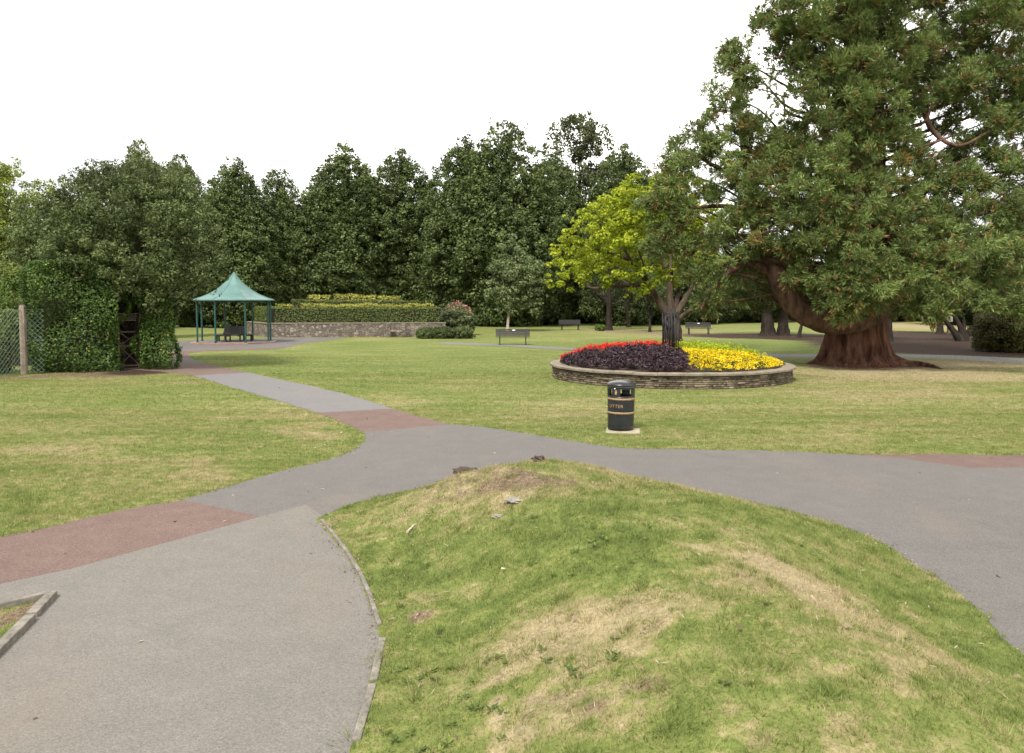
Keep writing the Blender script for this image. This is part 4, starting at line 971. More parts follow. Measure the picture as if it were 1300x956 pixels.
lobes = [(1225, 110, 28, 34), (1265, 150, 28, 30), (1225, 215, 28, 15), (1245, 250, 27.5, 24), (1180, 215, 28, 16), (1280, 110, 28.5, 34), (1195, 110, 28.5, 24),  # photo x, y, distance, radius in photo pixels
    (985, 40, 29, 34), (1010, 20, 28, 38), (1060, 15, 27, 42), (1110, 20, 28, 44), (1160, 25, 28, 42), (1210, 15, 29, 42), (1260, 25, 28, 40), (1300, 20, 29, 40), (1000, 75, 29, 26),
    (1040, 75, 28, 38), (1090, 80, 27, 42), (1140, 80, 28, 40), (1190, 75, 29, 34), (1240, 75, 29, 36), (1285, 85, 28, 34),
    (937, 72, 29.2, 17), (930, 92, 29, 24), (950, 110, 29, 26), (920, 125, 28.5, 26), (940, 150, 28.5, 32), (905, 165, 28.5, 26),
    (1020, 120, 28, 38), (1060, 140, 27, 42), (1110, 140, 27.5, 44), (1155, 130, 28.5, 34), (1210, 125, 29.5, 26), (1260, 130, 29, 32), (1300, 140, 28.5, 30),
    (880, 190, 28.5, 30), (860, 215, 28, 28), (915, 200, 28, 36), (955, 190, 28.5, 34), (990, 180, 29.5, 32), (1030, 190, 27.5, 40), (1075, 200, 26.8, 42), (1120, 195, 27.5, 40), (1160, 190, 28.5, 28),
    (840, 245, 28, 24), (826, 262, 28, 16), (845, 285, 28, 15), (870, 268, 27.8, 12), (905, 245, 28.5, 14), (945, 240, 27.5, 38), (985, 235, 27.5, 40), (1030, 250, 26.8, 42), (1080, 255, 26.3, 44), (1130, 245, 27, 40), (1170, 240, 28, 30), (1260, 215, 28, 24), (1295, 225, 27.5, 28),
    (1222, 185, 28.5, 14), (1205, 160, 29, 18), (1262, 185, 28, 24), (1235, 232, 27.5, 20), (1195, 232, 28, 22), (1290, 180, 28, 22), (1200, 260, 27.5, 24), (1210, 200, 30, 12), (835, 315, 28, 11), (860, 312, 28, 12), (900, 305, 28, 20), (940, 295, 27.5, 34), (985, 290, 27, 38), (1030, 300, 26.4, 42), (1080, 310, 26, 44), (1125, 300, 26.6, 42), (1165, 295, 27.5, 34), (1205, 290, 27, 30), (1250, 270, 26.5, 32), (1295, 280, 26.5, 34),
    (880, 350, 28, 11), (905, 345, 27.8, 24), (940, 345, 28.5, 26), (975, 340, 29.5, 30), (1030, 350, 26.6, 32), (1060, 365, 26.2, 34), (1095, 360, 26, 34), (1125, 350, 26.4, 32), (1160, 340, 27, 30), (1200, 335, 26, 36), (1245, 325, 25.6, 38), (1290, 335, 25.6, 38),
    (1060, 392, 26.4, 20), (1095, 385, 26.3, 22), (1130, 380, 27.4, 22), (1165, 375, 26.6, 24), (1190, 388, 26, 24), (1225, 380, 25.6, 30), (1270, 378, 25.5, 30), (1300, 385, 25.5, 26), (905, 385, 28, 16), (935, 378, 29, 20), (965, 375, 30.5, 22),
    (1000, 300, 32, 50), (1100, 300, 33, 55), (1180, 300, 33, 46), (1040, 180, 32.5, 55), (1120, 120, 32.5, 60), (1200, 60, 32.5, 55), (1060, 60, 32.5, 55), (1290, 280, 31, 46), (1000, 240, 31.5, 46), (1170, 360, 32, 34), (1260, 355, 30, 34),
    (1020, -40, 29, 60), (1100, -50, 27, 70), (1200, -50, 29, 70), (1290, -40, 29, 60), (1060, -130, 29, 80), (1160, -130, 28, 85), (1100, -230, 29, 80), (1180, -230, 30, 70), (1120, -330, 29.5, 65), (1110, -410, 29.5, 45), (1250, -130, 31, 60),
    (1350, 100, 29, 60), (1350, 220, 28.5, 50), (1350, 320, 27, 50), (1350, 0, 29, 60)]
LB = np.array(px_lobes(base, lobes)); sc_ = []; sr = []
for (x, y, z, r) in LB:
    n = max(8, int(20 * (r / 1.0) ** 2)); dd = sph(n); dd[:, 2] *= .9
    c = np.array([x, y, z]) + dd * (r * (1 - .5 * RNG.random(n) ** 1.5))[:, None]; sc_.append(c); sr.append(RNG.uniform(.20, .42, n))
SC, SR = np.concatenate(sc_), np.concatenate(sr)
C, N, idx = clump_points(SC, SR, 27, up=.2, spread=.5, inner=.6, squash=.8)
n = len(C); out = norm(C - SC[idx]); cd = norm(RNG.normal(size=(len(SC), 3)) * .35 + norm(SC - np.array([0, 0, 8.])) * .6 + [0, -.1, .25])
D = norm(out * .8 + cd[idx] * .7 + RNG.normal(size=(n, 3)) * .25 + [0, 0, .1])
NT = 9; rep = np.repeat(np.arange(n), NT); m_ = len(rep)
dv = norm(D[rep] + RNG.normal(size=(m_, 3)) * .42); Ln = RNG.uniform(.10, .24, m_)[:, None]; sd = norm(np.cross(dv, RNG.normal(size=(m_, 3)))); w = RNG.uniform(.012, .022, m_)[:, None]
B0 = C[rep] + RNG.normal(size=(m_, 3)) * .03
V = np.stack([B0 - sd * w * .5, B0 + dv * Ln * .55 + sd * w, B0 + dv * Ln, B0 + dv * Ln * .5 - sd * w], 1).reshape(-1, 3)
cv = RNG.random(len(SC)); v = np.clip(.35 * RNG.random(n) + .5 * cv[idx], 0, .88)
brown = (RNG.random(len(SC))[idx] < .035) & (RNG.random(n) < .6) | (RNG.random(n) < .04); low = out[:, 2] < -.2; brown |= low & (RNG.random(n) < .18)
v = np.where(brown, RNG.uniform(.9, 1, n), v)
from_np('crown', V, np.arange(4 * m_).reshape(-1, 4), L_seq, root, v=np.repeat(v[rep], 4))
print('redwood spray faces', m_)
pk = RNG.choice(len(SC), 320, replace=False)                # twigs
for k_ in pk:
    e = SC[k_]; j = np.argmin(np.linalg.norm(LB[:, :3] - e, axis=1)); c0 = LB[j, :3] + RNG.normal(size=3) * .2; dirn = norm(e - c0)
    A.limb([c0, (c0 + e) / 2 + RNG.normal(size=3) * .08, e + dirn * .25], .028, .006, 4, 3)
for j in range(len(LB)):
    e = LB[j, :3]; z = max(3.0, e[2] - .35 * math.hypot(e[0], e[1])); s = np.array([0, 0, z])
    A.limb([s, (s + e) / 2 + np.array([0, 0, -.25]) + RNG.normal(size=3) * .3, (s + 3 * e) / 4 + RNG.normal(size=3) * .15, e], .075, .015, 6, 4)
A.build('limbs', m_limb, root)

# ------------------------------------------------------------------ left: ivy wall, gate, arching tree, fence
WA, WB = G(40, 473), G(222, 467); wd = (WB - WA); wl = np.linalg.norm(wd[:2]); wdir = wd / wl; wn = np.array([wdir[1], -wdir[0], 0])   # wn faces viewer
def wallpt(px): # along the wall line for photo column px
    u = (px - 650) / 1000; t = (u * WA[1] - WA[0]) / (wdir[0] - u * wdir[1]); return WA + wdir * t
def ivy(name, pxa, pxb, h, thick, label, seedtop, L=.085, dn=620):
    A_, B_ = wallpt(pxa), wallpt(pxb); c0 = (A_ + B_) / 2; root = empty(name, c0, label, 'ivy', 'ivy masses beside the old gate'); Ls = np.linalg.norm(B_ - A_)
    nf = int(dn * (Ls * h * 2 + 2 * thick * h + Ls * thick)); 
    pick = RNG.random(nf) * (Ls * h * 2 + 2 * thick * h + Ls * thick); a1 = Ls * h; u = RNG.uniform(-.5, .5, nf); zz = RNG.random(nf) * h; w_ = RNG.uniform(-.5, .5, nf)
    front = pick < a1; backf = (pick >= a1) & (pick < 2 * a1); lf = (pick >= 2 * a1) & (pick < 2 * a1 + thick * h); rt = (pick >= 2 * a1 + thick * h) & (pick < 2 * a1 + 2 * thick * h); tp = pick >= 2 * a1 + 2 * thick * h
    s = np.where(lf, -.5, np.where(rt, .5, u)) * Ls; dpt = np.where(front, .5, np.where(backf, -.5, w_)) * thick; z = np.where(tp, h, zz)
    nr = front[:, None] * wn - backf[:, None] * wn - lf[:, None] * wdir + rt[:, None] * wdir + tp[:, None] * np.array([0, 0, 1.])
    bulge = .16 * np.sin(s * 2.3 + 1.7 * np.sin(z * 1.9)) + .12 * np.sin(z * 3.1 + s * 1.1) + .07 * np.sin(s * 7 + z * 5) + .05 * RNG.normal(size=nf) - .12 * np.clip(1 - z / .3, 0, 1)
    C = wdir * s[:, None] + wn * dpt[:, None] + nr * bulge[:, None]; C[:, 2] += z
    C[:, 2] = np.maximum(C[:, 2], .02)
    N = norm(nr * .8 + RNG.normal(size=(nf, 3)) * .5 + [0, 0, .5])
    leaves_at('foliage', C, N, RNG.uniform(.6, 1.3, nf) * L, RNG.uniform(.5, 1.0, nf) * L, np.clip(RNG.random(nf) ** 1.1 * .94 + (RNG.random(nf) < .012), 0, 1), L_ivy, root)
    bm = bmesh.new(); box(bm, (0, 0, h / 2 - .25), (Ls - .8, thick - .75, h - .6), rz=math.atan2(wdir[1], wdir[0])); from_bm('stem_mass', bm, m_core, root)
ivy('ivy_covered_wall', 40, 151, 3.7, 1.3, 'wide dense mass of dark ivy left of the old gate', 0)
ivy('ivy_covered_pillar', 177, 219, 3.2, 1.1, 'narrow ivy clad pillar with yellow flecked leaves right of the old gate', 0)
# gate
gA, gB = wallpt(151) - wn * .25, wallpt(176) - wn * .25; gc = (gA + gB) / 2; gw = np.linalg.norm(gB - gA) + .1; root = empty('garden_gate', gc, 'weathered gate with crossed brace set between two ivy masses', 'gate', rz=math.atan2(wdir[1], wdir[0]))
gh = 1.95
for sx in (-1, 1): bm = bmesh.new(); box(bm, (sx * (gw / 2 - .03), 0, gh / 2), (.06, .05, gh)); from_bm('stile', bm, m_wood, root)
for z in (.12, .80, 1.30): bm = bmesh.new(); box(bm, (0, 0, z), (gw - .14, .042, .05)); from_bm('rail', bm, m_wood, root)
for s in (-1, 1): bm = bmesh.new(); box(bm, (0, .012 * s, .46), (math.hypot(gw - .14, .62), .014, .03), ry=s * math.atan2(.62, gw - .14)); box(bm, (0, .012 * s, 1.05), (math.hypot(gw - .14, .44), .014, .026), ry=s * math.atan2(.44, gw - .14)); from_bm('brace', bm, m_wood, root)
bm = bmesh.new()
for k in range(12):
    x = -gw / 2 + .08 + k * (gw - .16) / 11
    for s in (-1, 1):
        box(bm, (x, .03, 1.82), (.012, .008, .26), ry=s * .7)
box(bm, (0, .03, 1.70), (gw - .1, .02, .03)); box(bm, (0, .03, 1.94), (gw - .1, .02, .03)); from_bm('lattice', bm, m_concd, root)
# dark hedge behind the gate
hull_hedge('dark_hedge', [wallpt(135)[:2] - wn[:2] * 3, wallpt(200)[:2] - wn[:2] * 3], 0, 2.6, .8, L_dark, 'dark hedge seen through the old gate', 'hedge', L=.1, dens_=200)
# arching tree above
d = 27.5; base = np.array(list((wallpt(165) - wn * .9)[:2]) + [0]); Y0 = base[1]
al = [(80, 262, 27.5, 26), (105, 245, 27.5, 30), (130, 230, 27.5, 26), (150, 218, 27.8, 20), (175, 225, 27.5, 26), (205, 232, 27.5, 28), (230, 250, 27.5, 28), (250, 275, 27.3, 26), (262, 305, 27, 24), (268, 335, 27, 20), (250, 350, 27, 24), (240, 375, 27, 16),
      (60, 285, 28, 24), (90, 295, 27, 34), (130, 280, 26.8, 38), (175, 275, 26.8, 38), (215, 290, 26.8, 36), (75, 320, 26.8, 30), (115, 325, 26.4, 34), (155, 330, 26.2, 32), (195, 335, 26.2, 34), (230, 330, 26.6, 30), (165, 360, 26.3, 22), (190, 365, 26.2, 22), (215, 365, 26.4, 22), (150, 372, 26.8, 14), (198, 385, 26.3, 14),
      (50, 340, 27.2, 22), (100, 350, 26.6, 26), (130, 240, 29.5, 36), (190, 250, 29.5, 40), (90, 280, 29.5, 34), (230, 300, 29.5, 34), (150, 310, 30, 40), (200, 340, 29.5, 30), (110, 218, 28, 10), (138, 205, 28, 9), (165, 208, 28, 9), (278, 352, 27, 9), (272, 372, 27, 9)]
crown_tree('arching_tree', base, 6.2, px_lobes(base, al), L_hazel, m_bark, 'wide bushy grey green tree arching over the ivy and the old gate', 'tree', None, .11, .055, 26, 60, .22, sub=.27, limbs=60, up=.45, squash=.75)
# long upright shoots on its crown
A = Acc(); LP = []; LNn = []
root = bpy.data.objects['arching_tree'] if 'arching_tree' in bpy.data.objects else None
for k in range(70):
    px = RNG.uniform(70, 235); y0_ = np.interp(px, [60, 130, 180, 240], [262, 222, 215, 240]) + 14; s = AT(px, y0_, RNG.uniform(26.8, 28.5)); L_ = RNG.uniform(.5, 1.15); dd = norm(np.array([RNG.normal() * .3, RNG.normal() * .3, 1.])); e = s + dd * L_
    A.limb([s - base, s - base + dd * L_ * .5 + RNG.normal(size=3) * .04, e - base], .010, .003, 4, 3); kk = 26; t = RNG.random((kk, 1)); LP.append(s - base + dd * L_ * t + RNG.normal(size=(kk, 3)) * .045)
LP = np.concatenate(LP); nl = len(LP)
V1, F1, v1 = rhombs(LP, norm(sph(nl) + [0, 0, .4]), .07, .035, RNG.random(nl)); n0 = len(V1)
V2 = np.concatenate(A.V); F2 = np.concatenate(A.F) + n0
from_np('shoots', np.vstack([V1, V2]), np.vstack([F1, F2]), L_hazel, root, v=np.r_[v1, np.full(len(V2), .9)])

# concrete post and chain link
def fence_bay(pa, pb, label):
    A_, B_ = pa, pb; L_ = np.linalg.norm(B_ - A_); dr = (B_ - A_) / L_; root = empty('wire_fence', (A_ + B_) / 2, label, 'fence', 'bays of wire mesh fence', rz=math.atan2(dr[1], dr[0]))
    VV = []; FF = []; nn = 0; st = .16; hh = 2.1; r = .0045
    for s in (1, -1):
        x = -L_ / 2 - hh
        while x < L_ / 2 + hh:
            z0, z1 = 0.05, hh; xa = x; xb = x + s * (z1 - z0)
            t0, t1 = 0., 1.
            for (lim, sg) in ((-L_ / 2, 1), (L_ / 2, -1)):
                fa, fb = (xa - lim) * sg, (xb - lim) * sg
                if fa < 0 and fb < 0: t0, t1 = 1, 0; break
                if fa < 0: t0 = max(t0, fa / (fa - fb))
                if fb < 0: t1 = min(t1, fa / (fa - fb))
            if t1 > t0 + .01:
                p = np.array([xa + (xb - xa) * t0, .004 * s, z0 + (z1 - z0) * t0]); q_ = np.array([xa + (xb - xa) * t1, .004 * s, z0 + (z1 - z0) * t1])
                V_, F_ = tube([p, q_], [r, r], 4); VV.append(V_); FF.append(F_ + nn); nn += len(V_)
            x += st
    for z in (.06, 1.1, hh):
        V_, F_ = tube([np.array([-L_ / 2, 0, z]), np.array([L_ / 2, 0, z])], [.004, .004], 4); VV.append(V_); FF.append(F_ + nn); nn += len(V_)
    from_np('wire_mesh', np.concatenate(VV), np.concatenate(FF), m_wire, root)
def fpost(p, label):
    bm = bmesh.new(); box(bm, (0, 0, 1.08), (.17, .15, 2.26)); bevel(bm, .025, 2); root = empty('fence_post', p, label, 'post', 'posts of the wire fence'); from_bm('shaft', bm, m_concd, root)
    bm = bmesh.new(); bmesh.ops.create_uvsphere(bm, u_segments=12, v_segments=6, radius=1, matrix=Matrix.Translation((0, 0, 2.2)) @ Matrix.Diagonal((.085, .075, .06, 1))); from_bm('cap', bm, m_concd, root, True)
p0 = G(31, 475); p1 = G(-62, 486); p2_ = wallpt(58) + wn * .72; p3 = G(-170, 500)
fpost(p0, 'weathered concrete fence post at the left end of the ivy'); fpost(p1, 'concrete fence post just past the left edge of the view')
fence_bay(p1 + (p0 - p1) * .03, p0 - (p0 - p1) * .03, 'bay of wire mesh fence left of the concrete post'); fence_bay(p0 + (p2_ - p0) * .08, p2_, 'short bay of wire mesh fence between post and ivy'); fence_bay(p3, p1, 'bay of wire mesh fence past the left edge of the view')
hull_hedge('garden_hedge', [p3[:2] + [-1.1, .2], p1[:2] + [-1.1, .2], p0[:2] + [-1.1, .6]], 0, 1.4, .8, L_bright, 'rough green hedge pressed against the back of the wire fence', 'hedge', L=.12, dens_=420, flatness=.10, tuft=.4)
bush('garden_shrub', 4, 470, 29.5, 50, 96, L_bright, 'bright green leafy shrub right behind the wire fence', 'shrub', 'garden shrubs behind the wire fence', .10, .06, 60, 60)
bush('garden_shrub', 30, 470, 32, 40, 150, L_bright, 'taller bright green shrub behind the fence post', 'shrub', 'garden shrubs behind the wire fence', .11, .06, 70, 70)
bush('garden_shrub', -60, 470, 29, 60, 130, L_bright, 'green shrub behind the fence past the left edge of the view', 'shrub', 'garden shrubs behind the wire fence', .12, .07, 50, 50)
bush('garden_shrub', 62, 470, 33, 36, 130, L_hazel, 'dull green shrub between fence post and ivy', 'shrub', 'garden shrubs behind the wire fence', .12, .07, 60, 60)
d = 42.; base = np.array([(0 - 650) / 1000 * d, d, 0])
crown_tree('yellowing_tree', base, 9.5, px_lobes(base, [(-20, 225, d, 30), (8, 222, d, 18), (22, 240, d, 18), (0, 260, d, 26), (40, 262, d, 20), (-40, 270, d, 40), (15, 290, d, 26), (50, 300, d, 18), (-20, 320, d, 34), (25, 335, d, 22), (60, 245, d + 3, 18), (70, 262, d + 3, 20), (10, 205, d, 12), (0, 355, d, 25)]),
           L_ylw, m_bark2, 'airy tree with yellowing leaves at the left edge behind the fence', 'tree', None, .15, .09, 30, 60, .22, sub=.30, limbs=40, up=.5, squash=.7)
d = 36.; base = np.array([(60 - 650) / 1000 * d, d, 0])
crown_tree('olive_green_tree', base, 7, px_lobes(base, [(45, 275, d, 26), (70, 262, d, 22), (30, 300, d, 28), (60, 310, d, 30), (20, 340, d, 24), (50, 350, d, 28), (85, 280, d, 24)]), L_hazel, m_bark, 'olive green tree between the yellowing tree and the arching tree', 'tree', None, .12, .07, 34, 44, .2, sub=.30, limbs=26, up=.5)

# ------------------------------------------------------------------ raised bed with tiered hedges
a, bq, cq, dq = G(345, 428.2)[:2], G(560, 427.2)[:2], None, None
ll = G(316, 424.5)[:2]; back1 = bq + np.array([-1.0, 8]); back0 = ll + np.array([1.5, 9])
root = empty('raised_bed_wall', ((a[0] + bq[0]) / 2, a[1], 0), 'long low rubble stone wall holding up the tiered hedges', 'wall')
off = np.array([(a[0] + bq[0]) / 2, a[1]])
def wallseg(name, p, r_, h, t, mat, z0=0., cop=True):
    d_ = r_ - p; L_ = np.linalg.norm(d_); m = (p + r_) / 2 - off; rz = math.atan2(d_[1], d_[0])
    bm = bmesh.new(); box(bm, (m[0], m[1], z0 + h / 2), (L_, t, h), rz=rz); from_bm(name, bm, mat, root)
    bm = bmesh.new(); box(bm, (m[0], m[1], z0 + h + .03), (L_ + .04, t + .08, .055), rz=rz); from_bm('coping', bm, m_cope, root) if cop else bm.free()
wallseg('walling', a, bq, .92, .35, m_rubble); wallseg('walling', ll, a + [-.1, .14], .90, .35, m_rubble); wallseg('walling', bq + [.1, .3], back1, .90, .35, m_rubble); wallseg('walling', back0, ll + [0, .2], .9, .35, m_rubble)
for px in (494, 513): c = G(px, 428)[:2] - off; bm = bmesh.new(); box(bm, (c[0], c[1] - .12, .48), (.30, .34, .96)); bevel(bm, .02); from_bm('pier', bm, m_rubble, root)
c = G(503.5, 428)[:2] - off; bm = bmesh.new(); box(bm, (c[0], c[1] - .2, .42), (.85, .3, .06)); from_bm('ledge', bm, m_concd, root)
bm = bmesh.new(); pts = [a + [.1, .2], bq + [-.1, .2], back1 + [-.2, 0], back0 + [.2, 0], ll + [.2, .2]]; f = bm.faces.new([bm.verts.new((p[0], p[1], .86)) for p in pts]); e = bmesh.ops.extrude_face_region(bm, geom=[f]); [setattr(v.co, 'z', .0) for v in e['geom'] if isinstance(v, bmesh.types.BMVert)]
props(from_bm('bed_earth', bm, m_soil), 'earth filling the long raised bed', 'soil', kind='stuff')
def hl(px0, px1, Y): return [np.array([(px0 - 650) / 1000 * Y, Y]), np.array([(px1 - 650) / 1000 * Y, Y])]
g_ = 'clipped hedges in rising tiers'
hull_hedge('clipped_hedge', [ll + [.7, .8], a + [.05, .85]] + [bq + [-.1, .8]], .84, 2.0, 1.0, L_priv, 'lowest and longest green clipped hedge directly above the stone wall', 'hedge', g_, L=.10, dens_=230)
hull_hedge('clipped_hedge', hl(351, 371, 57.4), .84, 2.10, .7, L_gpriv, 'short golden tipped hedge at the left behind the lowest green hedge', 'hedge', g_, L=.10, dens_=240, tuft=.12)
hull_hedge('clipped_hedge', hl(384, 551, 57.2), .84, 2.14, .8, L_gpriv, 'long yellow tipped hedge behind the lowest green hedge', 'hedge', g_, L=.10, dens_=240, tuft=.12)
hull_hedge('clipped_hedge', hl(372, 400, 59.6), .84, 2.54, 1., L_priv, 'short green hedge at the left of the upper tier', 'hedge', g_, L=.10, dens_=200)
hull_hedge('clipped_hedge', hl(403, 532, 59.4), .84, 2.50, 1., L_priv, 'long green hedge of the upper tier', 'hedge', g_, L=.10, dens_=200)
hull_hedge('clipped_hedge', hl(392, 420, 61.6), .84, 2.78, .8, L_gpriv, 'short yellow hedge at the left of the top tier', 'hedge', g_, L=.10, dens_=240, tuft=.14)
hull_hedge('clipped_hedge', hl(425, 478, 61.6), .84, 2.84, .8, L_gpriv, 'topmost yellow hedge in the middle of the tiers', 'hedge', g_, L=.10, dens_=240, tuft=.14)
hull_hedge('clipped_hedge', hl(480, 508, 61.6), .84, 2.70, .8, L_gpriv, 'short yellow hedge at the right of the top tier', 'hedge', g_, L=.10, dens_=240, tuft=.14)
r_ = bush('pink_flowering_shrub', 581, 424, 57, 24, 46, L_pink, 'rounded shrub tipped with pink blossom right of the stone wall', 'shrub', None, .14, .08, 34, 60)
n = 360; th = RNG.uniform(0, 2 * math.pi, n); ph = RNG.random(n) ** .8 * 1.5; P = np.stack([1.12 * np.sin(ph) * np.cos(th), 1.12 * np.sin(ph) * np.sin(th), 1.2 + 1.12 * np.cos(ph) + RNG.normal(size=n) * .07], 1)
leaves_at('blossom', P, norm(sph(n) + [0, 0, .7]), .13, .09, RNG.random(n), L_pinkfl, r_)
for i, (px, hw) in enumerate(((542, 16), (563, 17), (588, 18))):
    bush('low_shrub', px, 430, 51.5, hw, 15, L_hazel, ['low green shrub against the right end of the stone wall', 'low green shrub in front of the pink flowering shrub, left one', 'low green shrub in front of the pink flowering shrub, right one'][i], 'shrub', 'low shrubs in front of the stone wall', .11, .06, 26, 40)

# ------------------------------------------------------------------ mid-distance trees on the right
def trunk_tree(name, px, py, r, lst, leaf, label, lean=(0, 0), L=.2, W=.13, hgt=8, nsub=20, nper=40, bk=None, group=None, limbs=20, up=.45):
    base = G(px, py); return crown_tree(name, base, hgt, px_lobes(base, lst), leaf, bk or m_bark, label, 'tree', group, L, W, nsub, nper, r, sub=.33, limbs=limbs, lean=lean, up=up, squash=.65, qmin=.5)
gm = 'trees standing on the lawn beyond the flower bed'
trunk_tree('lawn_tree', 773, 419.5, .36, [(773, 340, 68, 34), (745, 350, 69, 28), (800, 350, 69, 28), (770, 375, 68, 22), (750, 378, 70, 16), (800, 380, 70, 18), (770, 300, 70, 36)], L_dark, 'dark tree with thick brown trunk seen under the golden leaves', hgt=9, bk=m_bark, group=gm)
trunk_tree('lawn_tree', 798, 415.5, .22, [(795, 360, 76, 24), (820, 365, 76, 24), (805, 335, 77, 30)], L_dark, 'thin curved dark trunk just right of the thick brown trunk', hgt=7, lean=(-.7, 0), group=gm)
trunk_tree('lawn_tree', 825, 421.5, .15, [(825, 372, 63, 18), (815, 355, 63, 22), (840, 360, 64, 22)], L_lime, 'slim upright trunk left of the golden tree trunk', hgt=4.5, group=gm)
trunk_tree('lawn_tree', 712, 412.5, .2, [(705, 365, 84, 22), (730, 370, 84, 24), (690, 375, 85, 18), (715, 350, 84, 26)], L_dark, 'slim grey trunk behind the farthest bench', hgt=6, bk=m_bark, group=gm)
trunk_tree('yew_tree', 975, 426, .65, [(965, 365, 56, 30), (940, 350, 57, 32), (985, 345, 56, 30), (930, 378, 57, 18), (1000, 375, 56, 22), (960, 320, 57, 34), (975, 390, 56, 12), (910, 368, 58, 20)], L_dark, 'dark yew with thick leaning trunk, left of a pair', lean=(-.5, 0), hgt=6.5, group='pair of dark yews', L=.14, W=.07, nsub=30, nper=60)
trunk_tree('yew_tree', 994, 426, .55, [(1000, 360, 57, 28), (1020, 370, 57, 20), (1000, 335, 57, 28), (1010, 384, 57, 14)], L_dark, 'dark yew with straight trunk, right of a pair', hgt=6, group='pair of dark yews', L=.14, W=.07, nsub=30, nper=60)
trunk_tree('leaning_tree', 1014, 428.5, .17, [(1030, 380, 53, 18), (1045, 370, 53, 20), (1015, 375, 54, 14)], L_lime, 'small dark leaning tree left of the redwood trunk', lean=(.85, 0), hgt=3.6, nper=26)
trunk_tree('lawn_tree', 1127, 433, .36, [(1130, 360, 48, 34), (1150, 340, 49, 30), (1110, 340, 49, 30)], L_dark, 'smooth grey trunked tree half hidden behind the redwood', hgt=6, bk=m_bark, group=gm)
trunk_tree('lawn_tree', 1193, 424, .32, [(1190, 370, 59, 24), (1215, 360, 60, 24), (1170, 365, 60, 20), (1195, 340, 60, 26)], L_dark, 'short dark trunk right of the redwood', hgt=5, group=gm)
trunk_tree('lawn_tree', 1245, 428, .26, [(1250, 375, 54, 20), (1270, 370, 54, 22), (1235, 360, 55, 24), (1260, 345, 55, 28)], L_dark, 'dark trunk between the forked tree and the olive shrub', hgt=5, group=gm)
base = G(1220, 433); d = base[1]; q = lambda px, py, Y=d: AT(px, py, Y) - base
root = crown_tree('forked_tree', base, 4, px_lobes(base, [(1200, 368, d, 22), (1225, 372, d, 20), (1245, 380, d, 18), (1180, 378, d, 14), (1215, 350, d, 26)]), L_dark, m_bark, 'low dark tree forking near the ground into several spreading stems', 'tree', None, .14, .08, 24, 40, .001, sub=.33, limbs=0)
for ch in list(root.children):
    if ch.name.startswith('trunk'): bpy.data.objects.remove(ch)
A = Acc()
for pts, r0 in (([q(1220, 434), q(1212, 422), q(1200, 407), q(1192, 396)], .3), ([q(1222, 434), q(1220, 418), q(1212, 402), q(1203, 390)], .24), ([q(1224, 434), q(1230, 420), q(1238, 412), q(1237, 395)], .22), ([q(1221, 434), q(1224, 415), q(1222, 395)], .16)): A.limb(pts, r0, .06, 8, 5)
A.build('trunk', m_bark, root)
bush('olive_shrub', 1284, 448, 37.5, 44, 58, L_olive, 'dense rust and olive leaved shrub at the right edge beyond the path', 'shrub', None, .10, .06, 70, 60)

# ------------------------------------------------------------------ boundary: walls, hedges, houses, cars
def low_wall(pxa, pxb, Y, h, mat, label, name='boundary_wall'):
    xa, xb = (pxa - 650) / 1000 * Y, (pxb - 650) / 1000 * Y; root = empty(name, ((xa + xb) / 2, Y, 0), label, 'wall', 'low walls at the far boundary')
    bm = bmesh.new(); box(bm, (0, 0, h / 2), (xb - xa, .3, h)); from_bm('walling', bm, mat, root); bm = bmesh.new(); box(bm, (0, 0, h + .03), (xb - xa + .06, .38, .06)); from_bm('coping', bm, m_cope, root)
low_wall(870, 1420, 106, .55, m_rubble, 'long low pinkish stone wall along the right hand boundary')
low_wall(-50, 300, 97, .9, m_rubble, 'low stone wall behind the shelter on the left boundary')
hull_hedge('boundary_hedge', hl(560, 880, 90), 0, 1.55, 1.2, L_dark, 'long dark hedge behind the benches at the far side', 'hedge', L=.22, dens_=40)
hull_hedge('boundary_hedge', hl(1080, 1420, 112), 0, 1.7, 1.2, L_priv, 'lighter green hedge beyond the low wall at far right', 'hedge', L=.25, dens_=34)
hull_hedge('boundary_hedge', hl(300, 560, 92), 0, 1.8, 1.2, L_dark, 'dark hedge behind the tiered hedges', 'hedge', L=.22, dens_=36)
for i, (px, hw, hp, mt) in enumerate([(905, 24, 22, L_olive), (935, 20, 20, L_pink), (1050, 20, 24, L_bright), (1030, 18, 30, L_bright), (1160, 22, 22, L_bright)]):
    bush('boundary_shrub', px, 410, 100, hw, hp, mt, ['rusty shrub behind the bench right of the golden tree', 'greyish shrub between that bench and the twin yews', 'bright shrub behind the leaning small tree', 'bright shrub right of the green pole', 'bright shrub right of the redwood trunk'][i], 'shrub', 'shrubs along the far boundary', .28, .2, 14, 34)
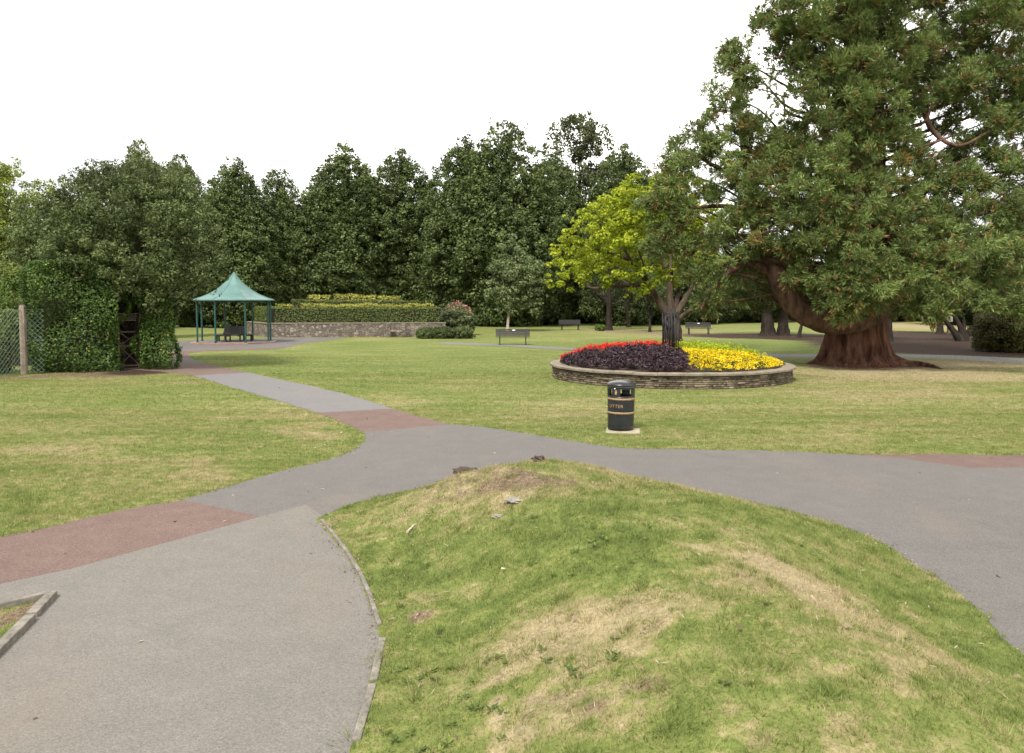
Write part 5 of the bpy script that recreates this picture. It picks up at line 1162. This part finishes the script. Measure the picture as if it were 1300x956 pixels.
def house(px, Y, w, dp, h, wall, label, rot=0., wins=4, tim=False, rh=3.):
    root = empty('house', ((px - 650) / 1000 * Y, Y, 0), label, 'house', 'houses beyond the park', rot)
    bm = bmesh.new(); box(bm, (0, dp / 2, h / 2), (w, dp, h)); from_bm('wall', bm, wall, root)
    bm = bmesh.new(); v = [bm.verts.new(p) for p in ((-w / 2 - .3, -.4, h), (w / 2 + .3, -.4, h), (w / 2 + .3, dp + .4, h), (-w / 2 - .3, dp + .4, h), (-w / 2 - .3, dp / 2, h + rh), (w / 2 + .3, dp / 2, h + rh))]
    for f in ((0, 1, 5, 4), (2, 3, 4, 5), (0, 4, 3), (1, 2, 5), (0, 3, 2, 1)): bm.faces.new([v[i] for i in f])
    rf = from_bm('roof', bm, m_tile, root); bm = bmesh.new(); box(bm, (w / 2 - 1, dp / 2, h + rh + .3), (.8, .8, 1.6)); from_bm('chimney', bm, m_brick, rf)
    for fl in range(max(1, int(h // 2.7))):
        for k in range(wins):
            x = -w / 2 + (k + .5) * w / wins; z = 1.5 + fl * 2.7
            bm = bmesh.new()
            for dx, dz, sx, sz in ((-.6, 0, .08, 1.3), (.6, 0, .08, 1.3), (0, .62, 1.28, .08), (0, -.62, 1.28, .08), (0, 0, .06, 1.2)): box(bm, (x + dx, -.03, z + dz), (sx, .08, sz))
            fr = from_bm('window', bm, m_white, root); bm = bmesh.new(); box(bm, (x, -.012, z), (1.14, .02, 1.18)); from_bm('pane', bm, m_glass, fr)
    if tim:
        bm = bmesh.new()
        for x in np.linspace(-w / 2 + .2, w / 2 - .2, 7): box(bm, (x, -.05, h * .72), (.18, .06, h * .5))
        for z in (h * .48, h * .72, h - .1): box(bm, (0, -.055, z), (w, .06, .18))
        from_bm('timber_frame', bm, m_slat, root)
    bm = bmesh.new(); box(bm, (w * .1, -.03, 1.0), (.95, .08, 2.0)); from_bm('door', bm, m_green, root)
house(650, 118, 17, 8, 5.4, m_brick, 'red brick terrace glimpsed behind the tree trunks left of the farthest bench', wins=5)
house(775, 120, 13, 8, 5.4, m_brick, 'red brick house glimpsed behind the golden leaved tree', wins=4)
house(262, 132, 14, 8, 5.4, m_render, 'white rendered house glimpsed behind the shelter', wins=4)
house(1012, 128, 7, 7, 5.0, m_render, 'small white house glimpsed left of the redwood trunk', wins=2)
house(1278, 122, 12, 8, 5.6, m_render, 'white half timbered house glimpsed above the olive shrub', wins=3, tim=True)
house(1205, 124, 9, 8, 5.2, m_brick, 'brick house glimpsed behind the forked tree', wins=3)
def car(px, Y, paint, label, rot):
    root = empty('parked_car', ((px - 650) / 1000 * Y, Y, 0), label, 'car', 'cars parked beyond the park', rot)
    prof_ = [(-2.1, .35), (-2.12, .75), (-1.95, .92), (-1.1, 1.0), (-.55, 1.42), (.9, 1.45), (1.6, 1.05), (2.05, .95), (2.1, .4)]
    bm = bmesh.new()
    sec = []
    for s, k in ((-.84, .96), (-.88, 1), (.88, 1), (.84, .96)):
        sec.append([bm.verts.new((x * (k if abs(s) < .86 else 1), s * (1 if z < 1.02 else .82), z)) for x, z in prof_])
    for p, q_ in zip(sec, sec[1:]):
        for i in range(len(prof_)): bm.faces.new((p[i], p[(i + 1) % len(prof_)], q_[(i + 1) % len(prof_)], q_[i]))
    bm.faces.new(sec[0]); bm.faces.new(sec[-1]); body = from_bm('body', bm, paint, root)
    for s in (-1, 1):
        bm = bmesh.new(); f = bm.faces.new([bm.verts.new(p) for p in ((-.98, s * .80, 1.03), (-.52, s * .735, 1.36), (.86, s * .735, 1.38), (1.45, s * .80, 1.06))]); bmesh.ops.solidify(bm, geom=[f], thickness=.03); from_bm('side_window', bm, m_glass, root)
    for x in (-1.3, 1.3):
        for s in (-1, 1):
            bm = bmesh.new(); cyl(bm, (x, s * .72, .32), (x, s * .90, .32), .32, seg=20); w_ = from_bm('wheel', bm, m_tyre, root); bm = bmesh.new(); cyl(bm, (x, s * .9, .32), (x, s * .915, .32), .19, seg=12); from_bm('rim', bm, m_wire, w_)
    for s in (-1, 1): bm = bmesh.new(); box(bm, (-2.08, s * .62, .72), (.08, .34, .14)); from_bm('headlight', bm, m_lampw, root)
    bm = bmesh.new(); f = bm.faces.new([bm.verts.new(p) for p in ((-1.09, -.72, 1.035), (-1.09, .72, 1.035), (-.60, .66, 1.40), (-.60, -.66, 1.40))]); bmesh.ops.solidify(bm, geom=[f], thickness=.03); from_bm('windscreen', bm, m_glass, root)
car(268, 95.3, m_cwhite, 'white car parked beyond the lawn, seen between left shelter posts', rad(8)); car(309, 95.5, m_cwhite, 'white car glimpsed beyond the lawn behind the middle of the shelter', rad(-4)); car(1024, 109, m_cblue, 'pale blue car glimpsed beyond the low wall left of the redwood', rad(3))
# green pole and small box on a post
c = G(975.5, 411); root = empty('green_pole', c, 'tall green pole at the far boundary behind the yews', 'pole'); bm = bmesh.new(); cyl(bm, (0, 0, 0), (0, 0, 4.2), .09, seg=10); from_bm('shaft', bm, m_green, root); bm = bmesh.new(); cyl(bm, (0, 0, 0), (0, 0, .25), .15, seg=10); from_bm('collar', bm, m_green, root)
c = G(1203.5, 424); root = empty('notice_box', c, 'small grey box on a timber post right of the redwood', 'notice box'); bm = bmesh.new(); box(bm, (0, 0, .5), (.12, .12, 1.0)); from_bm('post', bm, m_wood, root); bm = bmesh.new(); box(bm, (0, -.1, 1.15), (.5, .12, .5)); bevel(bm, .02); from_bm('box', bm, m_conc, root)
bush('grass_tuft_shrub', 762, 421, 65.5, 7, 8, L_bright, 'small bright green shrub at the foot of the thick brown trunk', 'shrub', None, .12, .05, 16, 30)

# ------------------------------------------------------------------ light
SUN_EL, SUN_AZ = rad(52), rad(205)     # azimuth measured clockwise from +Y: behind the viewer, a little to the left
w = bpy.data.worlds.new('World'); scene.world = w; w.use_nodes = True; nt = w.node_tree; nt.nodes.clear(); b = NB(nt)
sky = b.n('ShaderNodeTexSky', sky_type='NISHITA'); sky.sun_disc = False; sky.sun_elevation = SUN_EL; sky.sun_rotation = SUN_AZ
tc = b.n('ShaderNodeTexCoord').outputs['Generated']; cl = b.noise(tc, 1.6, 2, .4)
cloud = b.ramp(cl, [(.36, (.262, .262, .260)), (.52, (.46, .455, .445)), (.62, (.98, .945, .885)), (.75, (1.0, .965, .90))]); cloud = b.scale(cloud, 12.2)
colr = b.mix(.94, sky.outputs[0], cloud); bg = b.n('ShaderNodeBackground'); b.l(colr, bg.inputs[0]); bg.inputs[1].default_value = .1
b.l(bg.outputs[0], b.n('ShaderNodeOutputWorld').inputs[0])
sd = bpy.data.lights.new('sun', 'SUN'); sd.energy = 1.9; sd.angle = rad(11); sd.color = (1, .95, .88); so = bpy.data.objects.new('sun', sd); COL.objects.link(so)
dirv = Vector((math.sin(SUN_AZ) * math.cos(SUN_EL), math.cos(SUN_AZ) * math.cos(SUN_EL), math.sin(SUN_EL))); so.rotation_euler = dirv.to_track_quat('Z', 'Y').to_euler()

scene.view_settings.view_transform = 'Standard'; scene.view_settings.look = 'None'; scene.view_settings.gamma = 1; scene.view_settings.use_curve_mapping = False
scene.view_settings.exposure = 1.58
scene.render.engine = 'CYCLES'; cy = scene.cycles
cy.max_bounces = 6; cy.diffuse_bounces = 3; cy.glossy_bounces = 2; cy.transmission_bounces = 3; cy.use_denoising = True; cy.sample_clamp_indirect = 8
